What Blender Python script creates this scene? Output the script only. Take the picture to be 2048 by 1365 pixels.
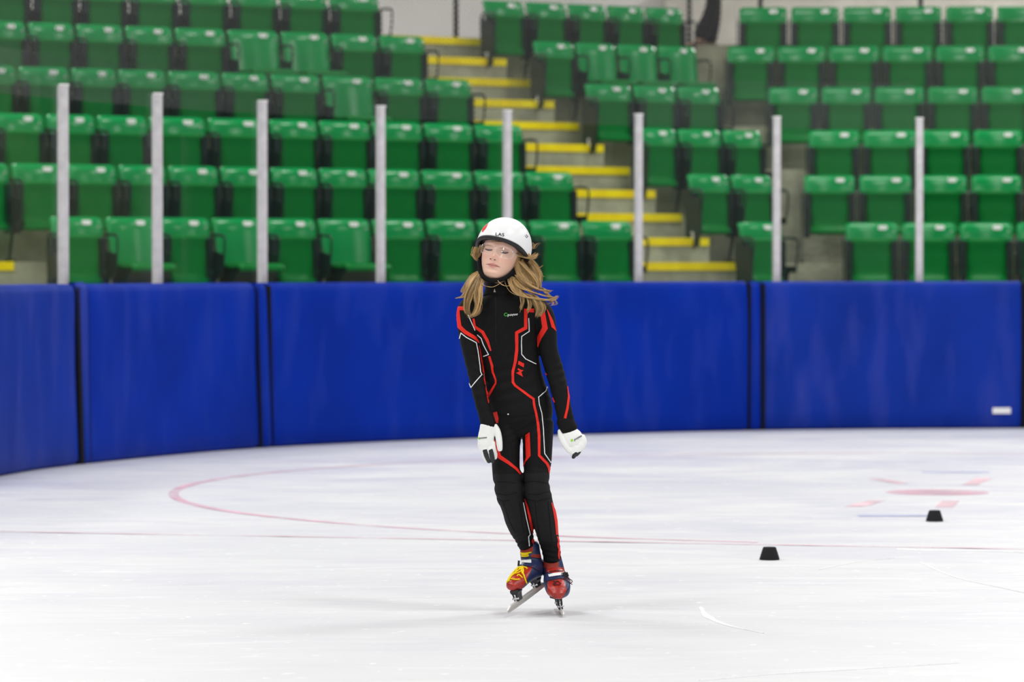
import bpy, bmesh, math, random
import numpy as np
from mathutils import Vector, Matrix
from mathutils.bvhtree import BVHTree

for _o in list(bpy.data.objects):
    bpy.data.objects.remove(_o, do_unlink=True)
scene = bpy.context.scene
COL = scene.collection
random.seed(7)
rng = np.random.default_rng(7)

# ------------------------------------------------------------------ camera
F = 7680.0            # focal length in pixels of the 2048 px wide frame (135 mm)
H = 1.294             # camera height above the ice
HZ = 540.0            # horizon row
cam_d = bpy.data.cameras.new('camera')
cam_d.sensor_width = 36.0
cam_d.lens = F / 2048 * 36.0
cam_d.clip_end = 200
cam = bpy.data.objects.new('camera', cam_d)
COL.objects.link(cam)
cam.location = (0, 0, H)
cam.rotation_euler = (math.radians(90) - math.atan((682.5 - HZ) / F), 0, 0)
cam_d.dof.use_dof = True
cam_d.dof.focus_distance = 14.38
cam_d.dof.aperture_fstop = 4.0
scene.camera = cam

# ------------------------------------------------------------------ light
world = bpy.data.worlds.new('world')
scene.world = world
world.use_nodes = True
world.node_tree.nodes['Background'].inputs['Color'].default_value = (0.86, 0.93, 1.0, 1)
world.node_tree.nodes['Background'].inputs['Strength'].default_value = 0.11

def area(name, loc, power, sx, sy, rot=(0, 0, 0), color=(1, 0.98, 0.95)):
    d = bpy.data.lights.new(name, 'AREA')
    d.shape = 'RECTANGLE'
    d.size, d.size_y = sx, sy
    d.energy = power
    d.color = color
    o = bpy.data.objects.new(name, d)
    o.location = loc
    o.rotation_euler = rot
    COL.objects.link(o)
    return o

# rows of high-bay lamps under the arena roof
for yy in (3.0, 11.0, 19.0, 27.0, 35.0):
    for xx in (-13.0, -4.5, 4.5, 13.0):
        area('overhead_light', (xx, yy, 9.5), 300, 2.4, 1.2)
for xx, yy in ((-7.0, 43.5), (7.0, 43.5), (-9.0, -18.0), (9.0, -18.0)):  # unseen lamps added to brighten the concourse wall and the opposite end
    area('overhead_light', (xx, yy, 8.2 if yy > 0 else 9.5), 420 if yy > 0 else 900, 2.4, 1.2)

vs = scene.view_settings
vs.view_transform = 'Standard'
vs.look = 'None'
vs.gamma = 1.0
vs.use_curve_mapping = False
vs.exposure = 0.18

# ------------------------------------------------------------------ helpers
def srgb(r, g, b):
    def c(v):
        v /= 255.0
        return v / 12.92 if v <= 0.04045 else ((v + 0.055) / 1.055) ** 2.4
    return (c(r), c(g), c(b), 1.0)

def material(name, col, rough=0.5, spec=0.5, metal=0.0, bump=0.0, bscale=40.0, var=0.0, vscale=3.0, coat=0.0):
    m = bpy.data.materials.new(name)
    m.use_nodes = True
    nt = m.node_tree
    b = nt.nodes['Principled BSDF']
    b.inputs['Base Color'].default_value = col
    b.inputs['Roughness'].default_value = rough
    b.inputs['Specular IOR Level'].default_value = spec
    b.inputs['Metallic'].default_value = metal
    b.inputs['Coat Weight'].default_value = coat
    tc = None
    if bump or var:
        tc = nt.nodes.new('ShaderNodeTexCoord')
    if bump:
        n = nt.nodes.new('ShaderNodeTexNoise')
        n.inputs['Scale'].default_value = bscale
        n.inputs['Detail'].default_value = 3
        nt.links.new(tc.outputs['Object'], n.inputs['Vector'])
        bp = nt.nodes.new('ShaderNodeBump')
        bp.inputs['Strength'].default_value = bump
        bp.inputs['Distance'].default_value = 0.02
        nt.links.new(n.outputs['Fac'], bp.inputs['Height'])
        nt.links.new(bp.outputs['Normal'], b.inputs['Normal'])
    if var:
        n = nt.nodes.new('ShaderNodeTexNoise')
        n.inputs['Scale'].default_value = vscale
        n.inputs['Detail'].default_value = 4
        nt.links.new(tc.outputs['Object'], n.inputs['Vector'])
        r = nt.nodes.new('ShaderNodeValToRGB')
        r.color_ramp.elements[0].position = 0.3
        r.color_ramp.elements[1].position = 0.7
        r.color_ramp.elements[0].color = tuple(c * (1 - var) for c in col[:3]) + (1,)
        r.color_ramp.elements[1].color = tuple(min(1, c * (1 + var)) for c in col[:3]) + (1,)
        nt.links.new(n.outputs['Fac'], r.inputs['Fac'])
        nt.links.new(r.outputs['Color'], b.inputs['Base Color'])
    return m

class MB:
    """collects shapes and links them as ONE mesh object"""
    def __init__(self):
        self.v, self.f, self.mi = [], [], []
    def add(self, vs, fs, mi=0):
        o = len(self.v)
        self.v += [tuple(p) for p in vs]
        self.f += [tuple(i + o for i in q) for q in fs]
        self.mi += [mi] * len(fs)
    def box(self, c, s, rot=None, mi=0):
        vs = []
        for dx in (-1, 1):
            for dy in (-1, 1):
                for dz in (-1, 1):
                    p = Vector((dx * s[0] / 2, dy * s[1] / 2, dz * s[2] / 2))
                    if rot is not None:
                        p = rot @ p
                    vs.append(p + Vector(c))
        self.add(vs, [(0, 1, 3, 2), (4, 6, 7, 5), (0, 4, 5, 1), (2, 3, 7, 6), (0, 2, 6, 4), (1, 5, 7, 3)], mi)
    def prism(self, prof, axis_lo, axis_hi, fn, mi=0, caps=True):
        n = len(prof)
        vs = [fn(p, axis_lo) for p in prof] + [fn(p, axis_hi) for p in prof]
        fs = [(i, (i + 1) % n, n + (i + 1) % n, n + i) for i in range(n)]
        if caps:
            fs += [tuple(range(n))[::-1], tuple(range(n, 2 * n))]
        self.add(vs, fs, mi)
    def tube(self, pts, r, n=8, mi=0, closed=False, flat=None):
        """tube along a polyline; r a number or a list; flat=(axis, factor) squashes along a fixed axis"""
        pts = [Vector(p) for p in pts]
        m = len(pts)
        rs = [r] * m if isinstance(r, (int, float)) else list(r)
        vs, fs = [], []
        prev = None
        for i, p in enumerate(pts):
            a = pts[(i - 1) % m] if (closed or i > 0) else p
            b = pts[(i + 1) % m] if (closed or i < m - 1) else p
            t = (b - a)
            t = t.normalized() if t.length > 1e-9 else Vector((0, 0, 1))
            if prev is None:
                s = t.cross(Vector((0, 1, 0)))
                if s.length < 1e-3:
                    s = t.cross(Vector((1, 0, 0)))
                s.normalize()
            else:
                s = prev - t * prev.dot(t)
                s.normalize()
            prev = s
            w = t.cross(s)
            for k in range(n):
                an = 2 * math.pi * k / n
                q = (s * math.cos(an) + w * math.sin(an)) * rs[i]
                if flat:
                    ax = Vector(flat[0])
                    q = q - ax * q.dot(ax) * (1 - flat[1])
                vs.append(p + q)
        rng_i = m if closed else m - 1
        for i in range(rng_i):
            j = (i + 1) % m
            for k in range(n):
                fs.append((i * n + k, i * n + (k + 1) % n, j * n + (k + 1) % n, j * n + k))
        if not closed:
            fs += [tuple(range(n))[::-1], tuple(range((m - 1) * n, m * n))]
        self.add(vs, fs, mi)
    def loft(self, rings, caps=True, mi=0):
        n = len(rings[0])
        vs = [p for r in rings for p in r]
        fs = []
        for i in range(len(rings) - 1):
            for k in range(n):
                fs.append((i * n + k, i * n + (k + 1) % n, (i + 1) * n + (k + 1) % n, (i + 1) * n + k))
        if caps:
            fs += [tuple(range(n))[::-1], tuple(range((len(rings) - 1) * n, len(rings) * n))]
        self.add(vs, fs, mi)
    def mesh(self, name, mats, smooth=False, fix=True):
        me = bpy.data.meshes.new(name)
        me.from_pydata(self.v, [], self.f)
        if not isinstance(mats, (list, tuple)):
            mats = [mats]
        for m in mats:
            me.materials.append(m)
        me.polygons.foreach_set('material_index', self.mi)
        if fix:
            bm = bmesh.new()
            bm.from_mesh(me)
            bmesh.ops.recalc_face_normals(bm, faces=bm.faces)
            bm.to_mesh(me)
            bm.free()
        if smooth:
            me.polygons.foreach_set('use_smooth', [True] * len(me.polygons))
        me.update()
        return me
    def build(self, name, mats, parent=None, smooth=False, fix=True):
        return link(name, self.mesh(name, mats, smooth, fix), parent)

def link(name, me, parent=None):
    o = bpy.data.objects.new(name, me)
    COL.objects.link(o)
    if parent is not None:
        o.parent = parent
    return o

def tag(o, label=None, cat=None, group=None, kind=None):
    if label: o['label'] = label
    if cat: o['category'] = cat
    if group: o['group'] = group
    if kind: o['kind'] = kind
    return o

def empty(name, loc=(0, 0, 0), rz=0.0, parent=None):
    o = bpy.data.objects.new(name, None)
    o.location = loc
    o.rotation_euler = (0, 0, rz)
    o.empty_display_size = 0.1
    COL.objects.link(o)
    if parent is not None:
        o.parent = parent
    return o

def ground(px, py):
    Y = F * H / (py - HZ)
    return Vector(((px - 1024) / F * Y, Y, 0))

def crom(pts, n):
    """Catmull-Rom through the points, n samples per span (works on tuples of any length)"""
    P = [np.array(p, float) for p in pts]
    P = [2 * P[0] - P[1]] + P + [2 * P[-1] - P[-2]]
    out = []
    for i in range(1, len(P) - 2):
        for k in range(n):
            t = k / n
            out.append(0.5 * ((2 * P[i]) + (-P[i - 1] + P[i + 1]) * t + (2 * P[i - 1] - 5 * P[i] + 4 * P[i + 1] - P[i + 2]) * t * t
                              + (-P[i - 1] + 3 * P[i] - 3 * P[i + 1] + P[i + 2]) * t ** 3))
    out.append(P[-2])
    return out

ORD = ['first', 'second', 'third', 'fourth', 'fifth', 'sixth', 'seventh', 'eighth', 'ninth', 'tenth', 'eleventh', 'twelfth', 'thirteenth', 'fourteenth']

# ------------------------------------------------------------------ materials of the setting
def ice_material():
    m = bpy.data.materials.new('ice')
    m.use_nodes = True
    nt = m.node_tree
    N, L = nt.nodes, nt.links
    b = N['Principled BSDF']
    tc = N.new('ShaderNodeTexCoord')
    def noise(scale, detail, rot, stretch, rough=0.55, dist=0.0):
        mp = N.new('ShaderNodeMapping')
        mp.inputs['Rotation'].default_value = (0, 0, math.radians(rot))
        mp.inputs['Scale'].default_value = (1, stretch, 1)
        L.new(tc.outputs['Object'], mp.inputs['Vector'])
        n = N.new('ShaderNodeTexNoise')
        n.inputs['Scale'].default_value = scale
        n.inputs['Detail'].default_value = detail
        n.inputs['Roughness'].default_value = rough
        n.inputs['Distortion'].default_value = dist
        L.new(mp.outputs['Vector'], n.inputs['Vector'])
        return n
    def ramp(src, p0, c0, p1, c1):
        r = N.new('ShaderNodeValToRGB')
        r.color_ramp.elements[0].position, r.color_ramp.elements[1].position = p0, p1
        r.color_ramp.elements[0].color, r.color_ramp.elements[1].color = c0, c1
        L.new(src.outputs['Fac'], r.inputs['Fac'])
        return r
    def mix(fac, a, bcol):
        x = N.new('ShaderNodeMix')
        x.data_type = 'RGBA'
        L.new(fac, x.inputs['Factor'])
        for sock, v in ((x.inputs['A'], a), (x.inputs['B'], bcol)):
            if isinstance(v, tuple):
                sock.default_value = v
            else:
                L.new(v, sock)
        return x.outputs['Result']
    white = (0.725, 0.73, 0.745, 1)
    bluish = (0.545, 0.545, 0.65, 1)
    # white ice against darker, bluer patches in swirls
    big = ramp(noise(0.55, 5, 12, 1.6, 0.6, 0.6), 0.40, (0, 0, 0, 1), 0.62, (1, 1, 1, 1))
    # the bluer patches fade in toward the end boards
    sx = N.new('ShaderNodeSeparateXYZ')
    L.new(tc.outputs['Object'], sx.inputs['Vector'])
    mr = N.new('ShaderNodeMapRange')
    mr.inputs['From Min'].default_value = 11.0
    mr.inputs['From Max'].default_value = 27.0
    L.new(sx.outputs['Y'], mr.inputs['Value'])
    mul = N.new('ShaderNodeMath')
    mul.operation = 'MULTIPLY'
    L.new(big.outputs['Color'], mul.inputs[0])
    L.new(mr.outputs['Result'], mul.inputs[1])
    c = mix(mul.outputs['Value'], white, bluish)
    med = ramp(noise(1.5, 7, 22, 3.2, 0.65, 0.8), 0.47, (0, 0, 0, 1), 0.66, (0.85, 0.85, 0.85, 1))
    mul2 = N.new('ShaderNodeMath')
    mul2.operation = 'MULTIPLY'
    L.new(med.outputs['Color'], mul2.inputs[0])
    L.new(mr.outputs['Result'], mul2.inputs[1])
    c = mix(mul2.outputs['Value'], c, (0.50, 0.505, 0.62, 1))
    # ploughed snow in streaks
    pl = ramp(noise(1.1, 8, -12, 4.0, 0.7, 1.2), 0.56, (0, 0, 0, 1), 0.68, (1, 1, 1, 1))
    c = mix(pl.outputs['Color'], c, (0.80, 0.805, 0.815, 1))
    # pale cut lines left by blades
    s1 = ramp(noise(0.9, 9, 20, 26, 0.7, 0.3), 0.60, (0, 0, 0, 1), 0.68, (1, 1, 1, 1))
    s2 = ramp(noise(0.7, 9, -35, 34, 0.7, 0.5), 0.62, (0, 0, 0, 1), 0.70, (1, 1, 1, 1))
    c = mix(s1.outputs['Color'], c, (0.80, 0.81, 0.825, 1))
    c = mix(s2.outputs['Color'], c, (0.80, 0.81, 0.825, 1))
    g = ramp(noise(0.35, 3, 40, 1.3, 0.5, 0.2), 0.45, (0, 0, 0, 1), 0.75, (0.7, 0.7, 0.7, 1))
    c = mix(g.outputs['Color'], c, (0.69, 0.70, 0.715, 1))
    fl = ramp(noise(16, 3, 0, 1.0), 0.66, (0, 0, 0, 1), 0.72, (1, 1, 1, 1))
    c = mix(fl.outputs['Color'], c, (0.9, 0.91, 0.92, 1))
    L.new(c, b.inputs['Base Color'])
    b.inputs['Roughness'].default_value = 0.42
    b.inputs['Specular IOR Level'].default_value = 0.12
    b.inputs['IOR'].default_value = 1.31
    bn = noise(9, 6, 15, 3.0, 0.7)
    bp = N.new('ShaderNodeBump')
    bp.inputs['Strength'].default_value = 0.25
    bp.inputs['Distance'].default_value = 0.01
    L.new(bn.outputs['Fac'], bp.inputs['Height'])
    L.new(bp.outputs['Normal'], b.inputs['Normal'])
    return m

M = {}
M['ice'] = ice_material()
M['pad'] = material('blue_vinyl', (0.001, 0.026, 0.33, 1), 0.55, 0.08, bump=0.35, bscale=3.0, var=0.12, vscale=1.6)
M['pad_faded'] = material('blue_vinyl_faded', (0.004, 0.031, 0.31, 1), 0.55, 0.10, bump=0.35, bscale=3.0, var=0.15, vscale=1.6)
def scuffed(m, pale):
    """pale vertical rub marks on the vinyl, denser in some stretches"""
    nt = m.node_tree
    b = nt.nodes['Principled BSDF']
    src = b.inputs['Base Color'].links[0].from_socket
    tc = nt.nodes.new('ShaderNodeTexCoord')
    mp = nt.nodes.new('ShaderNodeMapping')
    mp.inputs['Scale'].default_value = (3.2, 3.2, 0.8)
    mp.inputs['Rotation'].default_value = (0, math.radians(9), 0)
    nt.links.new(tc.outputs['Object'], mp.inputs['Vector'])
    n = nt.nodes.new('ShaderNodeTexNoise')
    n.inputs['Scale'].default_value = 1.6
    n.inputs['Detail'].default_value = 5
    nt.links.new(mp.outputs['Vector'], n.inputs['Vector'])
    r = nt.nodes.new('ShaderNodeValToRGB')
    r.color_ramp.elements[0].position, r.color_ramp.elements[1].position = 0.48, 0.78
    r.color_ramp.elements[0].color = (0, 0, 0, 1)
    r.color_ramp.elements[1].color = (0.8, 0.8, 0.8, 1)
    nt.links.new(n.outputs['Fac'], r.inputs['Fac'])
    x = nt.nodes.new('ShaderNodeMix')
    x.data_type = 'RGBA'
    nt.links.new(r.outputs['Color'], x.inputs['Factor'])
    nt.links.new(src, x.inputs['A'])
    x.inputs['B'].default_value = pale
    nt.links.new(x.outputs['Result'], b.inputs['Base Color'])
scuffed(M['pad'], (0.018, 0.045, 0.36, 1))
scuffed(M['pad_faded'], (0.035, 0.055, 0.34, 1))
M['snow'] = material('scraped_snow', (0.80, 0.81, 0.82, 1), 0.8, 0.1, bump=0.4, bscale=60)
M['black_gap'] = material('black_joint', (0.004, 0.004, 0.006, 1), 0.8, 0.2)
M['board'] = material('dasher_board', (0.02, 0.02, 0.025, 1), 0.7, 0.2)
M['alu'] = material('aluminium', (0.68, 0.655, 0.665, 1), 0.45, 0.5, metal=0.1, var=0.12, vscale=14)
M['concrete'] = material('concrete', (0.36, 0.36, 0.26, 1), 0.9, 0.2, bump=0.4, bscale=30, var=0.25, vscale=4)
M['yellow'] = material('yellow_paint', (1.0, 0.74, 0.0, 1), 0.6, 0.3, var=0.12, vscale=6)
M['wall'] = material('white_wall', (0.85, 0.81, 0.78, 1), 0.8, 0.2, var=0.05, vscale=1)
M['wall_grey'] = material('block_wall', (0.62, 0.59, 0.53, 1), 0.85, 0.2, var=0.12, vscale=3)
M['black_metal'] = material('black_metal', (0.008, 0.012, 0.012, 1), 0.5, 0.4)
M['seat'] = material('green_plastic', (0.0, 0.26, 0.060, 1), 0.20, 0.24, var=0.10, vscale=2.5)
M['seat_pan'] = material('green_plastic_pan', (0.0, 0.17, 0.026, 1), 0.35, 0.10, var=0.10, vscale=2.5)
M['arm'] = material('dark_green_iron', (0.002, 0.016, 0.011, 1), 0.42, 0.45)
M['plate'] = material('number_plate', (0.92, 0.91, 0.88, 1), 0.35, 0.5)
M['chrome'] = material('bolt_cap', (0.6, 0.62, 0.58, 1), 0.3, 0.5, metal=0.4)
M['red_line'] = material('red_ice_paint', (0.72, 0.44, 0.54, 1), 0.5, 0.1, var=0.22, vscale=3)
M['red_line2'] = material('red_ice_paint_faint', (0.80, 0.56, 0.62, 1), 0.5, 0.1, var=0.16, vscale=2.5)
M['blue_line'] = material('blue_ice_paint', (0.50, 0.54, 0.78, 1), 0.5, 0.1, var=0.2, vscale=4)
M['rubber'] = material('black_rubber', (0.012, 0.011, 0.013, 1), 0.75, 0.25, bump=0.2, bscale=120)
M['far_dark'] = material('reflection_wall_dark', (0.03, 0.05, 0.04, 1), 0.9, 0.1)
M['net'] = material('net_cord', (0.11, 0.105, 0.105, 1), 0.9, 0.1)

def faded(m, amount, scale):
    """worn paint: patches of the ice show through"""
    nt = m.node_tree
    out = nt.nodes['Material Output']
    b = nt.nodes['Principled BSDF']
    tr = nt.nodes.new('ShaderNodeBsdfTransparent')
    mx = nt.nodes.new('ShaderNodeMixShader')
    tc = nt.nodes.new('ShaderNodeTexCoord')
    n = nt.nodes.new('ShaderNodeTexNoise')
    n.inputs['Scale'].default_value = scale
    n.inputs['Detail'].default_value = 5
    nt.links.new(tc.outputs['Object'], n.inputs['Vector'])
    r = nt.nodes.new('ShaderNodeValToRGB')
    r.color_ramp.elements[0].position, r.color_ramp.elements[1].position = 0.38, 0.66
    r.color_ramp.elements[0].color = (1, 1, 1, 1)
    r.color_ramp.elements[1].color = (1 - amount,) * 3 + (1,)
    nt.links.new(n.outputs['Fac'], r.inputs['Fac'])
    nt.links.new(r.outputs['Color'], mx.inputs['Fac'])
    nt.links.new(tr.outputs['BSDF'], mx.inputs[1])
    nt.links.new(b.outputs['BSDF'], mx.inputs[2])
    nt.links.new(mx.outputs['Shader'], out.inputs['Surface'])
faded(M['red_line'], 0.8, 2.2)
faded(M['red_line2'], 0.85, 2.0)
faded(M['blue_line'], 0.7, 4.0)

def glass_material(name, haze, tint=(1, 1, 1, 1), gloss=1.0):
    m = bpy.data.materials.new(name)
    m.use_nodes = True
    nt = m.node_tree
    N, L = nt.nodes, nt.links
    N.remove(N['Principled BSDF'])
    tr = N.new('ShaderNodeBsdfTransparent')
    tr.inputs['Color'].default_value = tint
    df = N.new('ShaderNodeBsdfDiffuse')
    df.inputs['Color'].default_value = (0.8, 0.85, 0.83, 1)
    gl = N.new('ShaderNodeBsdfGlossy')
    gl.inputs['Roughness'].default_value = 0.05
    fr = N.new('ShaderNodeLayerWeight')
    fr.inputs['Blend'].default_value = 0.5
    pw = N.new('ShaderNodeMath')
    pw.operation = 'POWER'
    pw.inputs[1].default_value = 4.0
    L.new(fr.outputs['Facing'], pw.inputs[0])
    ad = N.new('ShaderNodeMath')
    ad.operation = 'MULTIPLY_ADD'
    ad.inputs[1].default_value = 0.25
    ad.inputs[2].default_value = 0.016
    L.new(pw.outputs['Value'], ad.inputs[0])
    m1 = N.new('ShaderNodeMixShader')
    m1.inputs['Fac'].default_value = haze
    L.new(tr.outputs['BSDF'], m1.inputs[1])
    L.new(df.outputs['BSDF'], m1.inputs[2])
    ml = N.new('ShaderNodeMath')
    ml.operation = 'MULTIPLY'
    ml.inputs[1].default_value = gloss
    L.new(ad.outputs['Value'], ml.inputs[0])
    m2 = N.new('ShaderNodeMixShader')
    L.new(ml.outputs['Value'], m2.inputs['Fac'])
    L.new(m1.outputs['Shader'], m2.inputs[1])
    L.new(gl.outputs['BSDF'], m2.inputs[2])
    L.new(m2.outputs['Shader'], N['Material Output'].inputs['Surface'])
    return m
M['glass'] = glass_material('rink_glass', 0.002, (0.98, 0.995, 0.985, 1))
M['glass_hazy'] = glass_material('rink_glass_reflect_haze', 0.008, (0.97, 0.99, 0.98, 1))  # even haze standing in for a reflected band in these panes
M['lens'] = glass_material('clear_lens', 0.02)
# ================================================================== THE SETTING
# ------------------------------------------------------------------ ice sheet and its painted lines
mb = MB()
mb.add([(-30, -6, 0), (30, -6, 0), (30, 46, 0), (-30, 46, 0)], [(0, 1, 2, 3)])
floor = tag(mb.build('floor', M['ice']), 'white scratched skating rink ice', None, None, 'structure')

CC = Vector((2.57, 22.515, 0))
def strip_on_ice(name, pts, w, mat, z=0.002):
    m = MB()
    vs, fs = [], []
    pts = [Vector((p[0], p[1], 0)) for p in pts]
    for i, p in enumerate(pts):
        a, b = pts[max(0, i - 1)], pts[min(len(pts) - 1, i + 1)]
        t = (b - a).normalized()
        n = Vector((-t.y, t.x, 0)) * w / 2
        vs += [p + n + Vector((0, 0, z)), p - n + Vector((0, 0, z))]
    fs = [(2 * i, 2 * i + 1, 2 * i + 3, 2 * i + 2) for i in range(len(pts) - 1)]
    m.add(vs, fs)
    return m.build(name, mat, floor, fix=False)
strip_on_ice('face_off_circle', [CC + 4.54 * Vector((math.cos(a), math.sin(a), 0)) for a in np.linspace(math.radians(75), math.radians(252), 90)], 0.06, M['red_line'])
strip_on_ice('goal_line', [(-9, 20.5), (-2.524, 18.929), (2.364, 17.746), (9, 16.14)], 0.05, M['red_line2'], 0.0035)
m = MB()
dc = Vector((2.47, 22.28, 0.002))
m.add([dc + Vector((0.30 * math.cos(a), 0.30 * math.sin(a), 0)) for a in np.linspace(0, 2 * math.pi, 32, endpoint=False)], [tuple(range(32))])
m.build('face_off_dot', M['red_line'], floor, fix=False)
for a, b in (((2.24, 23.75), (2.36, 23.2)), ((2.75, 23.05), (2.93, 23.8)), ((1.85, 20.9), (2.05, 21.5)), ((2.33, 20.75), (2.46, 21.5))):
    strip_on_ice('restraining_mark', [a, b], 0.10, M['red_line2'])
strip_on_ice('crease_mark', [(1.82, 20.16), (2.22, 20.16)], 0.13, M['blue_line'])
strip_on_ice('crease_mark', [(2.62, 24.5), (3.05, 24.5)], 0.16, M['blue_line'])

def ridge(pts, w, h=0.006):
    P = [Vector((p[0], p[1], 0)) for p in crom([tuple(ground(*q))[:2] for q in pts], 8)]
    n = len(P)
    m = MB()
    vs, fs = [], []
    for i, p in enumerate(P):
        t = (P[min(n - 1, i + 1)] - P[max(0, i - 1)]).normalized()
        nn = Vector((-t.y, t.x, 0))
        k = i / (n - 1)
        ww = w * (0.15 + 0.85 * math.sin(math.pi * min(1, k * 1.15 + 0.1)) ** 0.8) * random.uniform(0.75, 1.25) / 2
        vs += [p - nn * ww + Vector((0, 0, 0.0006)), p + Vector((0, 0, h * random.uniform(0.6, 1.2))), p + nn * ww + Vector((0, 0, 0.0006))]
    for i in range(n - 1):
        fs += [(3 * i, 3 * i + 3, 3 * i + 4, 3 * i + 1), (3 * i + 1, 3 * i + 4, 3 * i + 5, 3 * i + 2)]
    m.add(vs, fs)
    return m.build('snow_ridge', M['snow'], floor, smooth=True)
ridge([(1402, 1216), (1412, 1232), (1440, 1247), (1480, 1259), (1528, 1269)], 0.028, 0.004)
ridge([(1842, 1127), (1880, 1144), (1932, 1162), (2060, 1190)], 0.014, 0.004)
ridge([(1400, 1364), (1560, 1350), (1720, 1341), (1920, 1329)], 0.012, 0.003)
ridge([(1796, 1100), (1850, 1102), (1910, 1103), (2060, 1107)], 0.06, 0.006)
ridge([(1640, 1141), (1700, 1128), (1790, 1118)], 0.010, 0.003)

# ------------------------------------------------------------------ curved end of the rink
KN = [(-3.55, 17.0), (-3.5, 19.5), (-3.38, 22.2), (-3.19, 23.95), (-2.83, 25.5), (-1.76, 27.9), (-0.09, 29.6), (1.95, 30.87), (3.97, 31.30), (6.5, 31.4), (9.5, 31.4)]
CURVE = [Vector((p[0], p[1], 0)) for p in crom(KN, 24)]
PX = [1024 + F * p.x / p.y for p in CURVE]
def curve_at_px(px):
    """arc length parameter (index, float) where the pad line crosses image column px"""
    for i in range(len(PX) - 1):
        if PX[i] <= px <= PX[i + 1]:
            return i + (px - PX[i]) / (PX[i + 1] - PX[i])
    return 0.0 if px < PX[0] else len(PX) - 1.0
def curve_pt(s, off=0.0):
    s = max(0.0, min(len(CURVE) - 1.001, s))
    i = int(s)
    p = CURVE[i].lerp(CURVE[i + 1], s - i)
    t = (CURVE[min(len(CURVE) - 1, i + 2)] - CURVE[max(0, i - 1)]).normalized()
    n = Vector((-t.y, t.x, 0))       # outward, away from the ice
    return p + n * off, t, n

B = 1.2
def pad(name, t0, t1, b0, b1, mat, lab, thick=0.13, h=B, bulge=0.012, z0=0.004, cat='pad', top_px=0.0, group='blue crash pads along the end boards'):
    """t0,t1 / b0,b1: image columns of the pad's ends at top and foot (the pads hang slightly askew)"""
    m = MB()
    n = max(3, int(abs(t1 - t0) / 14))
    rows = [z0, z0 + 0.03, 0.15, 0.4, 0.65, 0.9, 1.06, h - 0.060, h - 0.026, h - 0.006, h]
    ins = [0.03, 0.0, 0.0, 0.0, 0.0, 0.0, 0.0, 0.003, 0.014, 0.034, 0.07]
    rings = []
    st = [curve_at_px(t0), curve_at_px(t1)]
    sb = [curve_at_px(b0), curve_at_px(b1)]
    front = []
    for j, z in enumerate(rows):
        k = z / h
        line = []
        for i in range(n + 1):
            q = i / n
            s0 = sb[0] + (st[0] - sb[0]) * k
            s1 = sb[1] + (st[1] - sb[1]) * k
            s = s0 + (s1 - s0) * q
            edge = min(q, 1 - q) * n
            rounding = 0.02 if edge < 0.5 else 0.0
            wob = bulge * math.sin(q * math.pi * (3 + n % 4) + z * 2.1) * math.sin(z * 2.4)
            p, t, nn = curve_pt(s, ins[j] + rounding + wob)
            line.append(Vector((p.x, p.y, z)))
        front.append(line)
    back = []
    for z in (h, z0):
        line = []
        for i in range(n + 1):
            q = i / n
            k = z / h
            s0 = sb[0] + (st[0] - sb[0]) * k
            s1 = sb[1] + (st[1] - sb[1]) * k
            p, t, nn = curve_pt(s0 + (s1 - s0) * q, thick)
            line.append(Vector((p.x, p.y, z)))
        back.append(line)
    lines = front + back
    W = n + 1
    vs = [p for l in lines for p in l]
    fs = []
    R = len(lines)
    for j in range(R):
        jj = (j + 1) % R
        for i in range(n):
            fs.append((j * W + i, j * W + i + 1, jj * W + i + 1, jj * W + i))
    fs.append(tuple(j * W for j in range(R))[::-1])
    fs.append(tuple(j * W + n for j in range(R)))
    m.add(vs, fs)
    o = m.build(name, mat, None, smooth=True)
    md = o.modifiers.new('es', 'EDGE_SPLIT')
    md.split_angle = math.radians(50)
    return tag(o, lab, cat, group)

pad('crash_pad', -430, 156, -430, 162, M['pad_faded'], 'scuffed blue crash pad at the near end of the curved boards')
pad('crash_pad', 183, 515, 184.5, 522, M['pad'], 'blue crash pad with pale scuffs, between two narrow filler pads')
pad('crash_pad', 544, 1496, 551, 1498, M['pad'], 'long blue crash pad directly behind the skater')
padD = pad('crash_pad', 1532, 2043, 1532, 2043, M['pad_faded'], 'faded blue crash pad with a small white sewn tag')
pad('crash_pad', 2056, 2500, 2056, 2500, M['pad'], 'blue crash pad cut by the picture edge past the tagged pad')
fg = 'narrow blue filler pads'
pad('filler_pad', 161, 181, 172, 182, M['pad_faded'], 'narrow blue filler pad beside the scuffed near pad', thick=0.045, h=B + 0.012, bulge=0, group=fg)
pad('filler_pad', 519, 537, 528, 548, M['pad'], 'narrow blue filler pad beside the long pad behind the skater', thick=0.045, bulge=0, group=fg)
pad('filler_pad', 1504, 1523, 1503, 1524, M['pad'], 'narrow blue filler pad next to the faded tagged pad', thick=0.045, bulge=0, group=fg)
# small sewn tag on the faded pad
pt, tt, nn = curve_pt(curve_at_px(2003), -0.012)
mt = MB()
zt = H - (822 - HZ) * pt.y / F
ang = math.atan2(tt.y, tt.x)
mt.box((0, 0, 0), (0.15, 0.006, 0.048), Matrix.Rotation(ang, 3, 'Z'))
tg = mt.build('sewn_tag', M['plate'], padD)
tg.location = (pt.x, pt.y, zt)
tg['label'] = 'small white sewn tag'

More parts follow.
